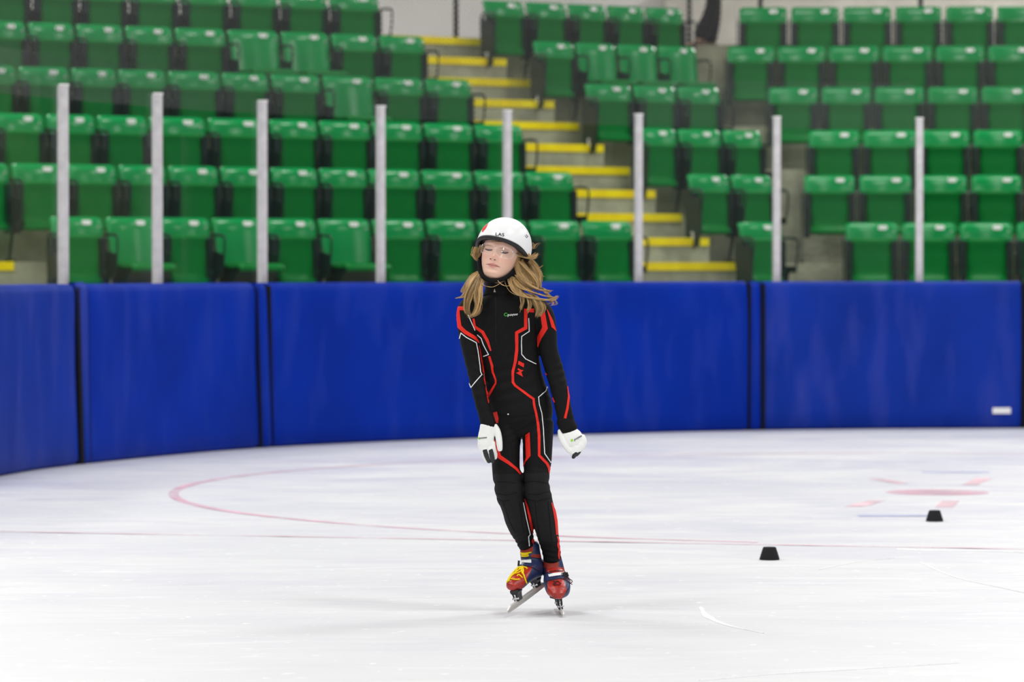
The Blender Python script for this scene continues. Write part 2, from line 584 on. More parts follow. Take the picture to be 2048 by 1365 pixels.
# dark dasher board behind the pads
m = MB()
ss = np.linspace(0, len(CURVE) - 1.01, 120)
vs, fs = [], []
for s in ss:
    a, _, _ = curve_pt(s, 0.20)
    b, _, _ = curve_pt(s, 0.32)
    vs += [(a.x, a.y, 0.0), (a.x, a.y, 1.13), (b.x, b.y, 1.13), (b.x, b.y, 0.0)]
for i in range(len(ss) - 1):
    for k in range(4):
        fs.append((4 * i + k, 4 * i + (k + 1) % 4, 4 * i + 4 + (k + 1) % 4, 4 * i + 4 + k))
fs += [(0, 1, 2, 3), tuple(len(vs) - 4 + k for k in (3, 2, 1, 0))]
m.add(vs, fs)
tag(m.build('wall_boards', M['board']), 'dark dasher boards behind the blue pads', None, None, 'structure')

# black backing seen in the joints between the pads
fillers = [bpy.data.objects['filler_pad'], bpy.data.objects['filler_pad.001'], bpy.data.objects['filler_pad.002'], padD]
for (a0, a1), boards in zip(((163.0, 182.5), (523.0, 543.5), (1498.0, 1531.5), (2043.5, 2055.5)), fillers):
    m = MB()
    vs = []
    for q in np.linspace(0, 1, 7):
        s = curve_at_px(a0 + 2.5 + (a1 - a0 - 5) * q)
        p, t, n = curve_pt(s, 0.060)
        p2, t, n = curve_pt(s, 0.100)
        vs += [(p.x, p.y, 0.003), (p.x, p.y, B - 0.02), (p2.x, p2.y, B - 0.02), (p2.x, p2.y, 0.003)]
    fs = []
    for k in range(6):
        for q in range(4):
            fs.append((4 * k + q, 4 * k + (q + 1) % 4, 4 * k + 4 + (q + 1) % 4, 4 * k + 4 + q))
    fs += [(0, 1, 2, 3), (27, 26, 25, 24)]
    m.add(vs, fs)
    m.build('joint_backing', M['black_gap'], boards)
# black bands filling the gaps at the pad joints
def joint_edge(px_t, px_b, off=0.004):
    m = MB()
    vs = []
    for q in np.linspace(0, 1, 9):
        z = 0.01 + (B - 0.03) * q
        s = curve_at_px(px_b + (px_t - px_b) * q)
        p, t, n = curve_pt(s, off)
        vs.append((p.x, p.y, z))
    return vs
for jn, ((ta, tb), (ba, bb_)) in enumerate((((156, 162), (162.5, 171.5)), ((181, 183.5), (182, 185)), ((515, 519), (522, 528)), ((537, 544), (548, 551)), ((1496, 1504), (1497.5, 1503)), ((1523, 1532), (1524, 1532)), ((2043, 2052), (2043, 2052)))):
    boards = fillers[jn // 2]
    A_, B_ = joint_edge(ta + 0.9, ba + 0.9, 0.006), joint_edge(tb - 0.9, bb_ - 0.9, 0.006)
    m = MB()
    k = len(A_)
    m.add(A_ + B_, [(i, i + 1, k + i + 1, k + i) for i in range(k - 1)])
    A2, B2 = joint_edge(ta + 0.9, ba + 0.9, 0.030), joint_edge(tb - 0.9, bb_ - 0.9, 0.030)
    m.add(A2 + B2, [(i, k + i, k + i + 1, i + 1) for i in range(k - 1)])
    m.build('joint_band', M['black_gap'], boards, fix=False)

# glass posts and panes
POSTS = [(-60, 150), (129, 172), (317, 195), (526, 205), (762, 213), (1015, 220), (1277, 222), (1553, 232), (1838, 236), (2130, 238)]
OFF = 0.26
post_s = []
for i, (px, yt) in enumerate(POSTS):
    s = curve_at_px(px)
    # column in the picture -> place on the board line behind the pads
    lo, hi = s - 12, s + 12
    for _ in range(40):
        mid = (lo + hi) / 2
        p, _, _ = curve_pt(mid, OFF)
        if 1024 + F * p.x / p.y < px: lo = mid
        else: hi = mid
    s = (lo + hi) / 2
    post_s.append(s)
    p, t, n = curve_pt(s, OFF)
    ztop = 2.53
    e = empty('glass_post', (p.x, p.y, 1.13), math.atan2(t.y, t.x))
    mm = MB()
    w = 0.027
    prof = [(-w, -0.02), (w, -0.02), (w, 0.02), (0.012, 0.02), (0.012, 0.045), (-0.012, 0.045), (-0.012, 0.02), (-w, 0.02)]
    mm.prism(prof, 0, ztop - 1.13, lambda q, z: (q[0], q[1], z))
    mm.build('post_bar', M['alu'], e)
    mm = MB()
    mm.box((0, 0.0, ztop - 1.13 + 0.006), (0.06, 0.05, 0.012))
    mm.build('cap', M['plate'], e)
    mm = MB()
    mm.box((0, 0.01, 0.01), (0.055, 0.07, 0.02))
    mm.build('foot_plate', M['alu'], e)
    where = ['past the picture edge', 'nearest the camera, over the scuffed pad', 'second along the curve, over the pale-scuffed pad', 'over the narrow filler before the long pad',
             'over the long pad, fourth along the curve', 'directly behind the skater helmet', 'in front of the yellow-edged stairs', 'over the filler by the faded pad',
             'over the middle of the faded tagged pad', 'beyond the tagged pad'][i]
    tag(e, 'grey aluminium glass post ' + where, 'post', 'grey posts holding the rink glass')

for i in range(len(POSTS) - 1):
    d0 = (curve_pt(post_s[i] + 0.5, OFF)[0] - curve_pt(post_s[i], OFF)[0]).length * 2
    d1 = (curve_pt(post_s[i + 1] - 0.5, OFF)[0] - curve_pt(post_s[i + 1], OFF)[0]).length * 2
    s0, s1 = post_s[i] + 0.036 / d0, post_s[i + 1] - 0.036 / d1
    top = [2.74, 2.74, 2.75, 2.79, 2.80, 2.79, 2.83, 2.83, 2.80][i]
    m = MB()
    vs, fs = [], []
    nseg = 8
    for k in range(nseg + 1):
        s = s0 + (s1 - s0) * k / nseg
        a, t, n = curve_pt(s, OFF + 0.022)
        b, t, n = curve_pt(s, OFF + 0.032)
        vs += [(a.x, a.y, 1.135), (a.x, a.y, top), (b.x, b.y, top), (b.x, b.y, 1.135)]
    for k in range(nseg):
        for q in range(4):
            fs.append((4 * k + q, 4 * k + (q + 1) % 4, 4 * k + 4 + (q + 1) % 4, 4 * k + 4 + q))
    fs += [(0, 1, 2, 3), tuple(4 * nseg + q for q in (3, 2, 1, 0))]
    m.add(vs, fs)
    o = m.build('rink_glass_pane', M['glass_hazy'] if i in (6, 7) else M['glass'])
    lab = ['clear rink glass pane at the near end of the boards', 'clear rink glass pane over the joint of the scuffed pad', 'clear rink glass pane over the pale-scuffed pad',
           'clear rink glass pane over the start of the long pad', 'clear rink glass pane beside the skater helmet, long-block seats behind', 'clear rink glass pane between helmet and yellow stairs',
           'hazy rink glass pane behind which the narrow seat block stands', 'hazy rink glass pane over the faded tagged pad', 'clear rink glass pane beyond the tagged pad'][i]
    tag(o, lab, 'glass pane', 'rink glass panes')

# protective netting hung behind the glass
def net():
    m = MB()
    s_a, s_b = post_s[0], post_s[-1]
    L = 0.0
    sam = np.linspace(s_a, s_b, 200)
    pts = [curve_pt(s, OFF + 0.12)[0] for s in sam]
    acc = [0.0]
    for i in range(1, len(pts)):
        acc.append(acc[-1] + (pts[i] - pts[i - 1]).length)
    total = acc[-1]
    acc = np.array(acc)
    xs = np.array([p.x for p in pts]); ys = np.array([p.y for p in pts])
    z0, z1 = 2.45, 4.6
    step, r = 0.045, 0.0014
    hgt = z1 - z0
    V, Fc = [], []
    for sgn in (1, -1):
        u0 = -hgt
        while u0 < total + hgt:
            # a cord from (u0, z0) rising to (u0 + sgn*hgt, z1)
            n = 9
            ring = []
            us = u0 + sgn * np.linspace(0, hgt, n)
            zs = np.linspace(z0, z1, n)
            ok = [(u, z) for u, z in zip(us, zs) if 0 <= u <= total]
            if len(ok) >= 2:
                base = len(V)
                for u, z in ok:
                    x, y = np.interp(u, acc, xs), np.interp(u, acc, ys)
                    for k in range(3):
                        a = 2.094 * k
                        V.append((x + r * math.cos(a) * 1.2, y + r * math.sin(a), z - sgn * r * math.cos(a) * 1.2))
                for i in range(len(ok) - 1):
                    for k in range(3):
                        Fc.append((base + 3 * i + k, base + 3 * i + (k + 1) % 3, base + 3 * i + 3 + (k + 1) % 3, base + 3 * i + 3 + k))
            u0 += step
    m.v, m.f, m.mi = V, Fc, [0] * len(Fc)
    return m.build('protective_net', M['net'], None, fix=False)
tag(net(), 'fine grey safety netting hung above the rink glass', 'netting', None, 'stuff')

# ------------------------------------------------------------------ concrete tiers
TH = 0.55981; T = 0.8984; RISE = 0.46261; Z0 = 0.897
U = Vector((math.cos(TH), math.sin(TH), 0)); NN = Vector((-math.sin(TH), math.cos(TH), 0)); O0 = Vector((0, 34.114, 0))
THR = math.radians(-3.5)
UR = Vector((math.cos(THR), math.sin(THR), 0)); NR = Vector((-math.sin(THR), math.cos(THR), 0)); OR = Vector((3.85, 35.75, 0))
def row_point(o, u, n, k, px, t=T):
    """where the picture column px meets seat row k"""
    a = (px - 1024) / F
    base = o + n * (k * t)
    # base + u*s : X = a*Y
    s = (a * base.y - base.x) / (u.x - a * u.y)
    return s
def tier(o, u, n, k, ua, ub, depth=1.6):
    m = MB()
    f = (k - 1) * T + 0.28
    z = Z0 + k * RISE
    c = o + u * ((ua + ub) / 2) + n * (f + depth / 2)
    zlo = max(0.0, z - 1.1) if k else 0.0
    rot = Matrix.Rotation(math.atan2(u.y, u.x), 3, 'Z')
    m.box((c.x, c.y, (z + zlo) / 2), (ub - ua, depth, z - zlo), rot)
    return m
for k in range(7):
    dp = 1.6 if k < 6 else 6.0
    tag(tier(O0, U, NN, k, -9.0, 5.2, dp).build('floor_tier', M['concrete']), None, None, None, 'structure')
    dpr = 1.6 if k < 6 else 5.0
    tag(tier(OR, UR, NR, k, -2.2, 6.5, dpr).build('floor_tier', M['concrete']), None, None, None, 'structure')

def stairs(name, u0, u1, ks, lab, halves=True):
    e = empty(name)
    tag(e, lab, None, None, 'structure')
    rot = Matrix.Rotation(TH, 3, 'Z')
    for k in ks:
        z = Z0 + RISE + k * RISE / 2
        nf = 0.28 + k * T / 2
        um = (u0 + u1) / 2
        par = e
        if k % 2:
            m = MB()
            c = O0 + U * um + NN * (nf + T / 4)
            m.box((c.x, c.y, z - RISE / 4), (u1 - u0, T / 2, RISE / 2), rot)
            par = m.build('stair_step', M['concrete'], e)
        m = MB()
        c = O0 + U * um + NN * (nf + 0.01)
        m.box((c.x, c.y, z - 0.034), (u1 - u0 - 0.02, 0.05, 0.074), rot)
        m.build('yellow_nosing', M['yellow'], par)
    return e
stairs('aisle_stairs', 1.30, 2.646, range(0, 11), 'concrete aisle stairs with yellow painted step edges')
uL = row_point(O0, U, NN, 0, 62)
stairs('aisle_stairs', uL - 1.25, uL - 0.02, range(0, 1), 'stair with one yellow edge at the far end of the long block')

# unseen opposite end, added for its reflection in the glass: dark below, pale above
m = MB()
m.box((0, -32, 2.3), (90, 0.3, 4.6))
tag(m.build('wall_reflection_lower', M['far_dark']), None, None, None, 'structure')
m = MB()
m.box((0, -32, 6.9), (90, 0.3, 4.6))
tag(m.build('wall_reflection_upper', M['wall']), None, None, None, 'structure')
# back wall of the concourse, with a ledge band and guard rail
m = MB()
m.box((0, 48.2, 4.2), (40, 0.2, 8.4))
tag(m.build('wall_back', M['wall']), None, None, None, 'structure')
m = MB()
m.box((7.1, 47.9, 4.32), (10.4, 0.35, 0.84))
tag(m.build('trim_1', M['wall_grey']), None, None, None, 'structure')
m = MB()
m.box((7.1, 47.85, 4.80), (10.4, 0.5, 0.07))
tag(m.build('trim_2', M['wall']), None, None, None, 'structure')
for i, (px, Y) in enumerate(((912, 42.2), (1378, 46.5), (1520, 43.2), (1840, 43.2))):
    X = (px - 1024) / F * Y
    zb = Z0 + 6 * RISE
    e = empty('rail_post', (X, Y, zb))
    mm = MB()
    mm.tube([(0, 0, 0), (0, 0, 0.6), (0, 0, 1.15)], 0.028, 10)
    mm.build('post_tube', M['black_metal'], e, smooth=True)
    mm = MB()
    mm.box((0, 0, 0.008), (0.12, 0.12, 0.016))
    mm.build('base_plate', M['black_metal'], e)
    tag(e, ['black guard rail post at the top of the yellow stairs', 'thin dark post by the walking person', 'black guard rail post behind the top row, beside the walking person',
            'black guard rail post behind the top row of the far block'][i], 'post', 'guard rail posts on the concourse')
# ================================================================== SEATS
SW = 0.525   # nominal pitch
def seat_meshes():
    R = {}
    # backrest: curved shell, leaning, rounded shoulders
    m = MB()
    nx, nz = 10, 9
    def back_pt(i, j, side):
        q = i / nx * 2 - 1
        v = j / nz
        z = 0.37 + 0.466 * v
        w = 0.2455 - (0.010 * max(0, (v - 0.8) / 0.2) ** 2) - 0.02 * (1 - v)
        x = q * w
        y = 0.0 + 0.09 * (v - 1) + 0.0 - 0.035 * (q * q) - (0.030 if side == 0 else 0.0)
        if v > 0.9:
            y += 0.02 * (v - 0.9) / 0.1
        return (x, y, z - (0.010 * max(0, abs(q) - 0.8) / 0.2 if v > 0.95 else 0))
    vs = []
    for side in (0, 1):
        for j in range(nz + 1):
            for i in range(nx + 1):
                vs.append(back_pt(i, j, side))
    W = nx + 1
    N1 = W * (nz + 1)
    fs = []
    for j in range(nz):
        for i in range(nx):
            fs.append((j * W + i, j * W + i + 1, (j + 1) * W + i + 1, (j + 1) * W + i))
            fs.append(tuple(N1 + q for q in ((j + 1) * W + i, (j + 1) * W + i + 1, j * W + i + 1, j * W + i)))
    for i in range(nx):
        fs.append((i, N1 + i, N1 + i + 1, i + 1))
        a = nz * W + i
        fs.append((a, a + 1, N1 + a + 1, N1 + a))
    for j in range(nz):
        a = j * W
        fs.append((a, a + W, N1 + a + W, N1 + a))
        b = j * W + nx
        fs.append((b, N1 + b, N1 + b + W, b + W))
    m.add(vs, fs)
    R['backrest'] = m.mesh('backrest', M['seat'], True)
    # seat pan, tipped up: underside faces the rink, a rolled lip at the foot
    def pan_mesh(nm, prof, w0, w1):
        m = MB()
        nx = 8
        lines = []
        tot = len(prof)
        for j, (y, z, yi, zi) in enumerate(prof):
            v = j / (tot - 1)
            w = w0 + (w1 - w0) * v
            row_o, row_i = [], []
            for i in range(nx + 1):
                q = i / nx * 2 - 1
                e = abs(q) ** 6
                row_o.append((q * w, y + 0.022 * e, z))
                row_i.append((q * w * 0.97, yi, zi))
            lines.append((row_o, row_i))
        W = nx + 1
        vs = [p for o, i in lines for p in o] + [p for o, i in lines for p in i]
        N1 = W * tot
        fs = []
        for j in range(tot - 1):
            for i in range(nx):
                fs.append((j * W + i, j * W + i + 1, (j + 1) * W + i + 1, (j + 1) * W + i))
                fs.append(tuple(N1 + q for q in ((j + 1) * W + i, (j + 1) * W + i + 1, j * W + i + 1, j * W + i)))
            a = j * W
            fs.append((a, a + W, N1 + a + W, N1 + a))
            b = j * W + nx
            fs.append((b, N1 + b, N1 + b + W, b + W))
        for i in range(nx):
            fs.append((i, N1 + i, N1 + i + 1, i + 1))
            a = (tot - 1) * W + i
            fs.append((a, a + 1, N1 + a + 1, N1 + a))
        m.add(vs, fs)
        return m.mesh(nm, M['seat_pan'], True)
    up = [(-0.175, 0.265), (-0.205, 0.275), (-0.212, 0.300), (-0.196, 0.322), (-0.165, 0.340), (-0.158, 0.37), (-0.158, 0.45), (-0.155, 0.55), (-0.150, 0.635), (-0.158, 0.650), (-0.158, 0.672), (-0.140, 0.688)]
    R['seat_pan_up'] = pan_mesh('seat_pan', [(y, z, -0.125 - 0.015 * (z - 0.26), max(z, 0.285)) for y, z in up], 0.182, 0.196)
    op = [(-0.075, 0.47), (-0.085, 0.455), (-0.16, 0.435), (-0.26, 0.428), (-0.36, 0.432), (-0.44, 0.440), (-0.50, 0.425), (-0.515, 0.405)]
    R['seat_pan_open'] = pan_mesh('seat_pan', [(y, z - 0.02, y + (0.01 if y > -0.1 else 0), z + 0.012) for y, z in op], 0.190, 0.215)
    # arm standard: iron loop with foot
    m = MB()
    x = -SW / 2
    loop = [(x, -0.045, 0.42), (x, -0.035, 0.55), (x, -0.040, 0.655), (x, -0.07, 0.69), (x, -0.20, 0.692), (x, -0.29, 0.682), (x, -0.315, 0.65), (x, -0.308, 0.55), (x, -0.285, 0.43), (x, -0.20, 0.38), (x, -0.10, 0.385)]
    m.tube(loop, 0.0140, 6, closed=True, flat=((1, 0, 0), 0.5))
    m.box((x, -0.165, 0.40), (0.013, 0.24, 0.06))
    m.tube([(x, -0.15, 0.40), (x, -0.10, 0.20), (x, -0.05, 0.03)], [0.04, 0.03, 0.02], 6, flat=((1, 0, 0), 0.2))
    m.box((x, -0.07, 0.012), (0.03, 0.16, 0.024))
    R['arm_standard'] = m.mesh('arm_standard', M['arm'], False)
    # side plate filling the standard of an end seat, and a web plate between seats
    m = MB()
    m.prism([(-0.055, 0.12), (-0.27, 0.16), (-0.305, 0.40), (-0.295, 0.60), (-0.05, 0.63)], x - 0.012, x + 0.004, lambda p, a: (a, p[0], p[1]))
    R['side_panel'] = m.mesh('side_panel', M['arm'])
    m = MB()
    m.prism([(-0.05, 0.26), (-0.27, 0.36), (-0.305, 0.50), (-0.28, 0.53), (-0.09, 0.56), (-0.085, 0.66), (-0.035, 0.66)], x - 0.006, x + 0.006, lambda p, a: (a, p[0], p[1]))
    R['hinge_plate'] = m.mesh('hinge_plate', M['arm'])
    # dark fillers added beside tipped-up pans; dark block for the shade under open ones
    for nm, sx in (('side_filler_a', -1), ('side_filler_b', 1)):
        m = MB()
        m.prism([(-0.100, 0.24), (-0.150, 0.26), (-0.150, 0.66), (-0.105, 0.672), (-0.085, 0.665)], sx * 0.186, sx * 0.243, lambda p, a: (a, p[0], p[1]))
        R[nm] = m.mesh('pan_side_filler', M['arm'])
    m = MB()
    m.prism([(-0.06, 0.25), (-0.30, 0.27), (-0.42, 0.385), (-0.42, 0.398), (-0.10, 0.400), (-0.06, 0.40)], -0.185, 0.185, lambda p, a: (a, p[0], p[1]))
    R['pan_shade'] = m.mesh('underpan_shade', M['arm'])
    # number plate and bolt cap on the top band
    m = MB()
    pl = [(0.043 * math.copysign(abs(math.cos(a)) ** 0.5, math.cos(a)), 0.0205 * math.copysign(abs(math.sin(a)) ** 0.5, math.sin(a))) for a in np.linspace(0, 2 * math.pi, 16, endpoint=False)]
    m.prism(pl, -0.052, -0.030, lambda p, a: (p[0] + 0.105, a + 0.10 * p[1], 0.790 + p[1]))
    R['number_plate'] = m.mesh('number_plate', M['plate'])
    m = MB()
    m.prism([(0.009 * math.cos(a), 0.009 * math.sin(a)) for a in np.linspace(0, 2 * math.pi, 10, endpoint=False)], -0.078, -0.05, lambda p, a: (p[0] + 0.205, a, 0.752 + p[1]))
    R['bolt_cap'] = m.mesh('bolt_cap', M['chrome'])
    return R
SM = seat_meshes()
seat_no = 0
def seat(o, u, n, th, k, s0, s1, opened, label, group, first, last, panel=None):
    """one folding seat between s0 and s1 on row k"""
    w = s1 - s0
    p = o + u * ((s0 + s1) / 2) + n * (k * T)
    e = empty('stadium_seat', (p.x, p.y, Z0 + k * RISE), th)
    e.scale = (w / SW, 1, 1)
    tag(e, label, 'seat', group)
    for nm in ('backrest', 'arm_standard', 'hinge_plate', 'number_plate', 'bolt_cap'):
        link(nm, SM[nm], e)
    pan = link('seat_pan', SM['seat_pan_open' if opened else 'seat_pan_up'], e)
    if opened:
        link('underpan_shade', SM['pan_shade'], e)
    else:
        link('pan_side_filler', SM['side_filler_a'], e)
        link('pan_side_filler', SM['side_filler_b'], e)
    if last:
        a = link('arm_standard', SM['arm_standard'], e)
        a.location = (SW, 0, 0)
    if panel:
        sp = link('side_panel', SM['side_panel'], e)
        cu = bpy.data.curves.new('row_number', 'FONT')
        cu.body = panel
        cu.size = 0.13
        cu.align_x, cu.align_y = 'CENTER', 'CENTER'
        tmp = bpy.data.objects.new('t', cu)
        me = bpy.data.meshes.new_from_object(tmp)
        bpy.data.objects.remove(tmp)
        me.materials.append(M['plate'])
        t = link('row_number', me, sp)
        t.rotation_euler = (math.radians(90), 0, math.radians(-90))
        t.location = (-SW / 2 - 0.0145, -0.17, 0.24)
    return e

LEFT = {0: [91, 202, 308, 415, 523, 627, 735, 843, 945, 1049, 1154, 1257],
        1: [-90, 14, 124, 229, 328, 432, 533, 630, 728, 834, 940, 1042, 1140],
        2: [-124, -20, 84, 186, 290, 407, 530, 630, 735, 839, 940, 1039],
        3: [-72, 29, 135, 229, 328, 436, 533, 636, 741, 842, 936],
        4: [-50, 49, 145, 243, 342, 448, 554, 654, 750, 844],
        5: [-46, 55, 150, 248, 350, 451, 550, 649, 753]}
OPEN_L = {(0, 1), (0, 3), (0, 5), (3, 7), (4, 5), (4, 6)}
MID = {0: [1467, 1556], 1: [1366, 1452, 1537], 2: [1260, 1346, 1435, 1516], 3: [1161, 1257, 1345, 1432], 4: [1058, 1142, 1225, 1306, 1386], 5: [958, 1043, 1127, 1206, 1283, 1358]}
OPEN_M = {(4, 1), (4, 2), (4, 3)}
RIGHT = {0: [1686, 1799, 1914, 2028, 2142], 1: [1603, 1713, 1826, 1937, 2046, 2156], 2: [1612, 1721, 1836, 1941, 2047, 2157], 3: [1532, 1638, 1744, 1850, 1957, 2064],
         4: [1450, 1551, 1653, 1760, 1866, 1970, 2075], 5: [1474, 1577, 1681, 1785, 1885, 1988, 2092]}
for k, bs in LEFT.items():
    ss = [row_point(O0, U, NN, k, x) for x in bs]
    n = len(ss) - 1
    for i in range(n):
        op = (k, i) in OPEN_L
        lab = f"{'opened' if op else 'tipped-up'} green seat, {ORD[n - 1 - i]} from the yellow-edged stairs in the long block, {ORD[k]} row"
        seat(O0, U, NN, TH, k, ss[i], ss[i + 1], op, lab, 'green seats of the long block', i == 0, i == n - 1)
for k, bs in MID.items():
    ss = [row_point(O0, U, NN, k, x) for x in bs]
    n = len(ss) - 1
    for i in range(n):
        op = (k, i) in OPEN_M
        lab = f"{'opened' if op else 'tipped-up'} green seat, {ORD[i]} past the yellow-edged stairs in the narrow block, {ORD[k]} row"
        seat(O0, U, NN, TH, k, ss[i], ss[i + 1], op, lab, 'green seats of the narrow wedge block', i == 0, i == n - 1, str(k + 2) if i == 0 else None)
for k, bs in RIGHT.items():
    ss = [row_point(OR, UR, NR, k, x) for x in bs]
    n = len(ss) - 1
    for i in range(n):
        lab = f"tipped-up green seat, {ORD[i]} past the bare concrete gap in the straight block, {ORD[k]} row"
        seat(OR, UR, NR, THR, k, ss[i], ss[i + 1], False, lab, 'green seats of the straight block', i == 0, i == n - 1)

# ------------------------------------------------------------------ rubber lane blocks on the ice
def block(px, py, lab):
    p = ground(px, py)
    m = MB()
    r0, r1, h = 0.0455, 0.029, 0.057
    n = 40
    prof = [(r0 - 0.004, 0.0), (r0, 0.003), (r0 - 0.001, 0.007), (r1 + 0.001, h - 0.004), (r1 - 0.002, h), (r1 - 0.008, h + 0.0005)]
    rings = [[(r * math.cos(2 * math.pi * i / n), r * math.sin(2 * math.pi * i / n), z) for i in range(n)] for r, z in prof]
    m.loft(rings)
    o = m.build('lane_block', M['rubber'], None, smooth=True)
    o.location = (p.x, p.y + r0, 0.0)
    md = o.modifiers.new('es', 'EDGE_SPLIT'); md.split_angle = math.radians(40)
    return tag(o, lab, 'track marker', 'black rubber track markers')
block(1541, 1122.5, 'black tapered rubber track marker nearer the skater')
block(1872, 1045, 'black tapered rubber track marker farther back, by the blue mark')
# ================================================================== THE SKATER
SY = 14.30          # distance of the skater's toes
DB = 0.15           # the trunk stands a little behind the toes
def S(px, py, d=0.0):
    Y = SY + d
    return Vector(((px - 1024) / F * Y, Y, H - (py - HZ) * Y / F))
PXM = SY / F        # metres per picture pixel at the skater

def ring(c, t, hw, hd, n=20, side=None, sq=2.0):
    """elliptic ring round c, across the direction t; hw across the picture, hd in depth (metres)"""
    t = t.normalized()
    s = Vector((1, 0, 0)) if side is None else Vector(side)
    s = (s - t * s.dot(t)).normalized()
    w = t.cross(s).normalized()
    out = []
    for k in range(n):
        a = 2 * math.pi * k / n
        ca, sa = math.cos(a), math.sin(a)
        ca = math.copysign(abs(ca) ** (2 / sq), ca)
        sa = math.copysign(abs(sa) ** (2 / sq), sa)
        out.append(c + s * ca * hw + w * sa * hd)
    return out

def limb(mb, spec, n=20, sub=4, side=None, sq=2.0, grow=0.0):
    """loft through (px, py, depth, half width px, half depth px)"""
    pts = crom(spec, sub)
    cs = [S(p[0], p[1], p[2]) for p in pts]
    rings = []
    for i, p in enumerate(pts):
        t = cs[min(len(cs) - 1, i + 1)] - cs[max(0, i - 1)]
        rings.append(ring(cs[i], t, max(0.001, p[3] * PXM + grow), max(0.001, p[4] * PXM + grow), n, side, sq))
    # rounded ends
    for end, q in ((0, -1), (-1, 1)):
        t = (cs[end] - cs[1 if end == 0 else -2]).normalized()
        r0 = rings[end]
        c = cs[end]
        h = min(p_[3] for p_ in (pts[end],)) * PXM
        extra = []
        for f_, g_ in ((0.8, 0.55), (0.45, 0.85)):
            extra.append([c + (v - c) * f_ + t * h * 0.6 * g_ for v in r0])
        if end == 0:
            rings = extra[::-1] + rings
        else:
            rings = rings + extra
    mb.loft(rings)

def remesh(mb, name, mats, voxel, smooth_it=4, factor=0.5):
    me = mb.mesh(name + '_raw', mats)
    o = bpy.data.objects.new('tmp', me)
    COL.objects.link(o)
    r = o.modifiers.new('r', 'REMESH')
    r.mode = 'VOXEL'
    r.voxel_size = voxel
    r.use_smooth_shade = True
    if smooth_it:
        s = o.modifiers.new('s', 'SMOOTH')
        s.iterations = smooth_it
        s.factor = factor
    dg = bpy.context.evaluated_depsgraph_get()
    out = bpy.data.meshes.new_from_object(o.evaluated_get(dg))
    out.name = name
    bpy.data.objects.remove(o)
    out.materials.clear()
    for m_ in (mats if isinstance(mats, (list, tuple)) else [mats]):
        out.materials.append(m_)
    out.polygons.foreach_set('use_smooth', [True] * len(out.polygons))
    return out

def bvh_of(me):
    n = len(me.vertices)
    co = np.empty(n * 3)
    me.vertices.foreach_get('co', co)
    return BVHTree.FromPolygons([tuple(v) for v in co.reshape(-1, 3)], [tuple(p.vertices) for p in me.polygons])

CAMP = Vector((0, 0, H))
def cast(bvh, px, py, lift=0.0015):
    d = (S(px, py, 0) - CAMP).normalized()
    hit, nor, idx, dist = bvh.ray_cast(CAMP, d)
    if hit is None:
        return None
    if nor.dot(d) > 0:
        nor = -nor
    return hit + nor * lift

# ---- materials
M['suit'] = material('black_skinsuit', (0.0050, 0.0050, 0.0058, 1), 0.75, 0.20, bump=0.12, bscale=18)
M['pads_cloth'] = material('black_pad_cloth', (0.0105, 0.0105, 0.0118, 1), 0.8, 0.25, bump=0.25, bscale=160)
M['red'] = material('red_print', (0.83, 0.022, 0.012, 1), 0.6, 0.3)
M['white_print'] = material('white_print', (0.85, 0.86, 0.87, 1), 0.6, 0.3)
M['green_print'] = material('green_print', (0.05, 0.42, 0.06, 1), 0.6, 0.3)
M['lime_print'] = material('lime_print', (0.33, 0.78, 0.03, 1), 0.6, 0.3)
M['ink'] = material('dark_print', (0.012, 0.012, 0.02, 1), 0.6, 0.3)
M['helmet'] = material('white_helmet_shell', (0.90, 0.90, 0.91, 1), 0.32, 0.4)
M['helmet_rim'] = material('dark_helmet_trim', (0.018, 0.018, 0.020, 1), 0.5, 0.4)
M['liner'] = material('grey_helmet_liner', (0.10, 0.10, 0.105, 1), 0.8, 0.2)
M['strap'] = material('black_webbing', (0.005, 0.005, 0.006, 1), 0.8, 0.2)
M['glove'] = material('white_glove', (0.91, 0.92, 0.90, 1), 0.7, 0.3, bump=0.15, bscale=60)
M['glove_tip'] = material('dark_rubber_tip', (0.022, 0.023, 0.027, 1), 0.5, 0.4)
M['navy'] = material('navy_leather', (0.022, 0.035, 0.105, 1), 0.38, 0.5, var=0.2, vscale=25)
M['boot_red'] = material('red_glitter_leather', (0.42, 0.022, 0.014, 1), 0.30, 0.6, bump=0.10, bscale=260, var=0.3, vscale=60)
M['boot_tongue'] = material('red_tongue', (0.34, 0.035, 0.022, 1), 0.6, 0.3)
M['boot_sole'] = material('pink_grey_sole', (0.52, 0.40, 0.42, 1), 0.5, 0.4)
M['lace_yellow'] = material('yellow_lace', (0.88, 0.66, 0.005, 1), 0.7, 0.3)
M['lace_red'] = material('dark_red_lace', (0.10, 0.012, 0.014, 1), 0.7, 0.3)
M['steel'] = material('steel_blade', (0.70, 0.68, 0.64, 1), 0.3, 0.5, metal=0.35)
M['cup'] = material('black_blade_cup', (0.012, 0.012, 0.013, 1), 0.35, 0.5)
M['alu_cup'] = material('polished_cup', (0.66, 0.66, 0.68, 1), 0.2, 0.5, metal=0.8)
M['zip'] = material('zip_metal', (0.7, 0.7, 0.7, 1), 0.3, 0.5, metal=0.8)

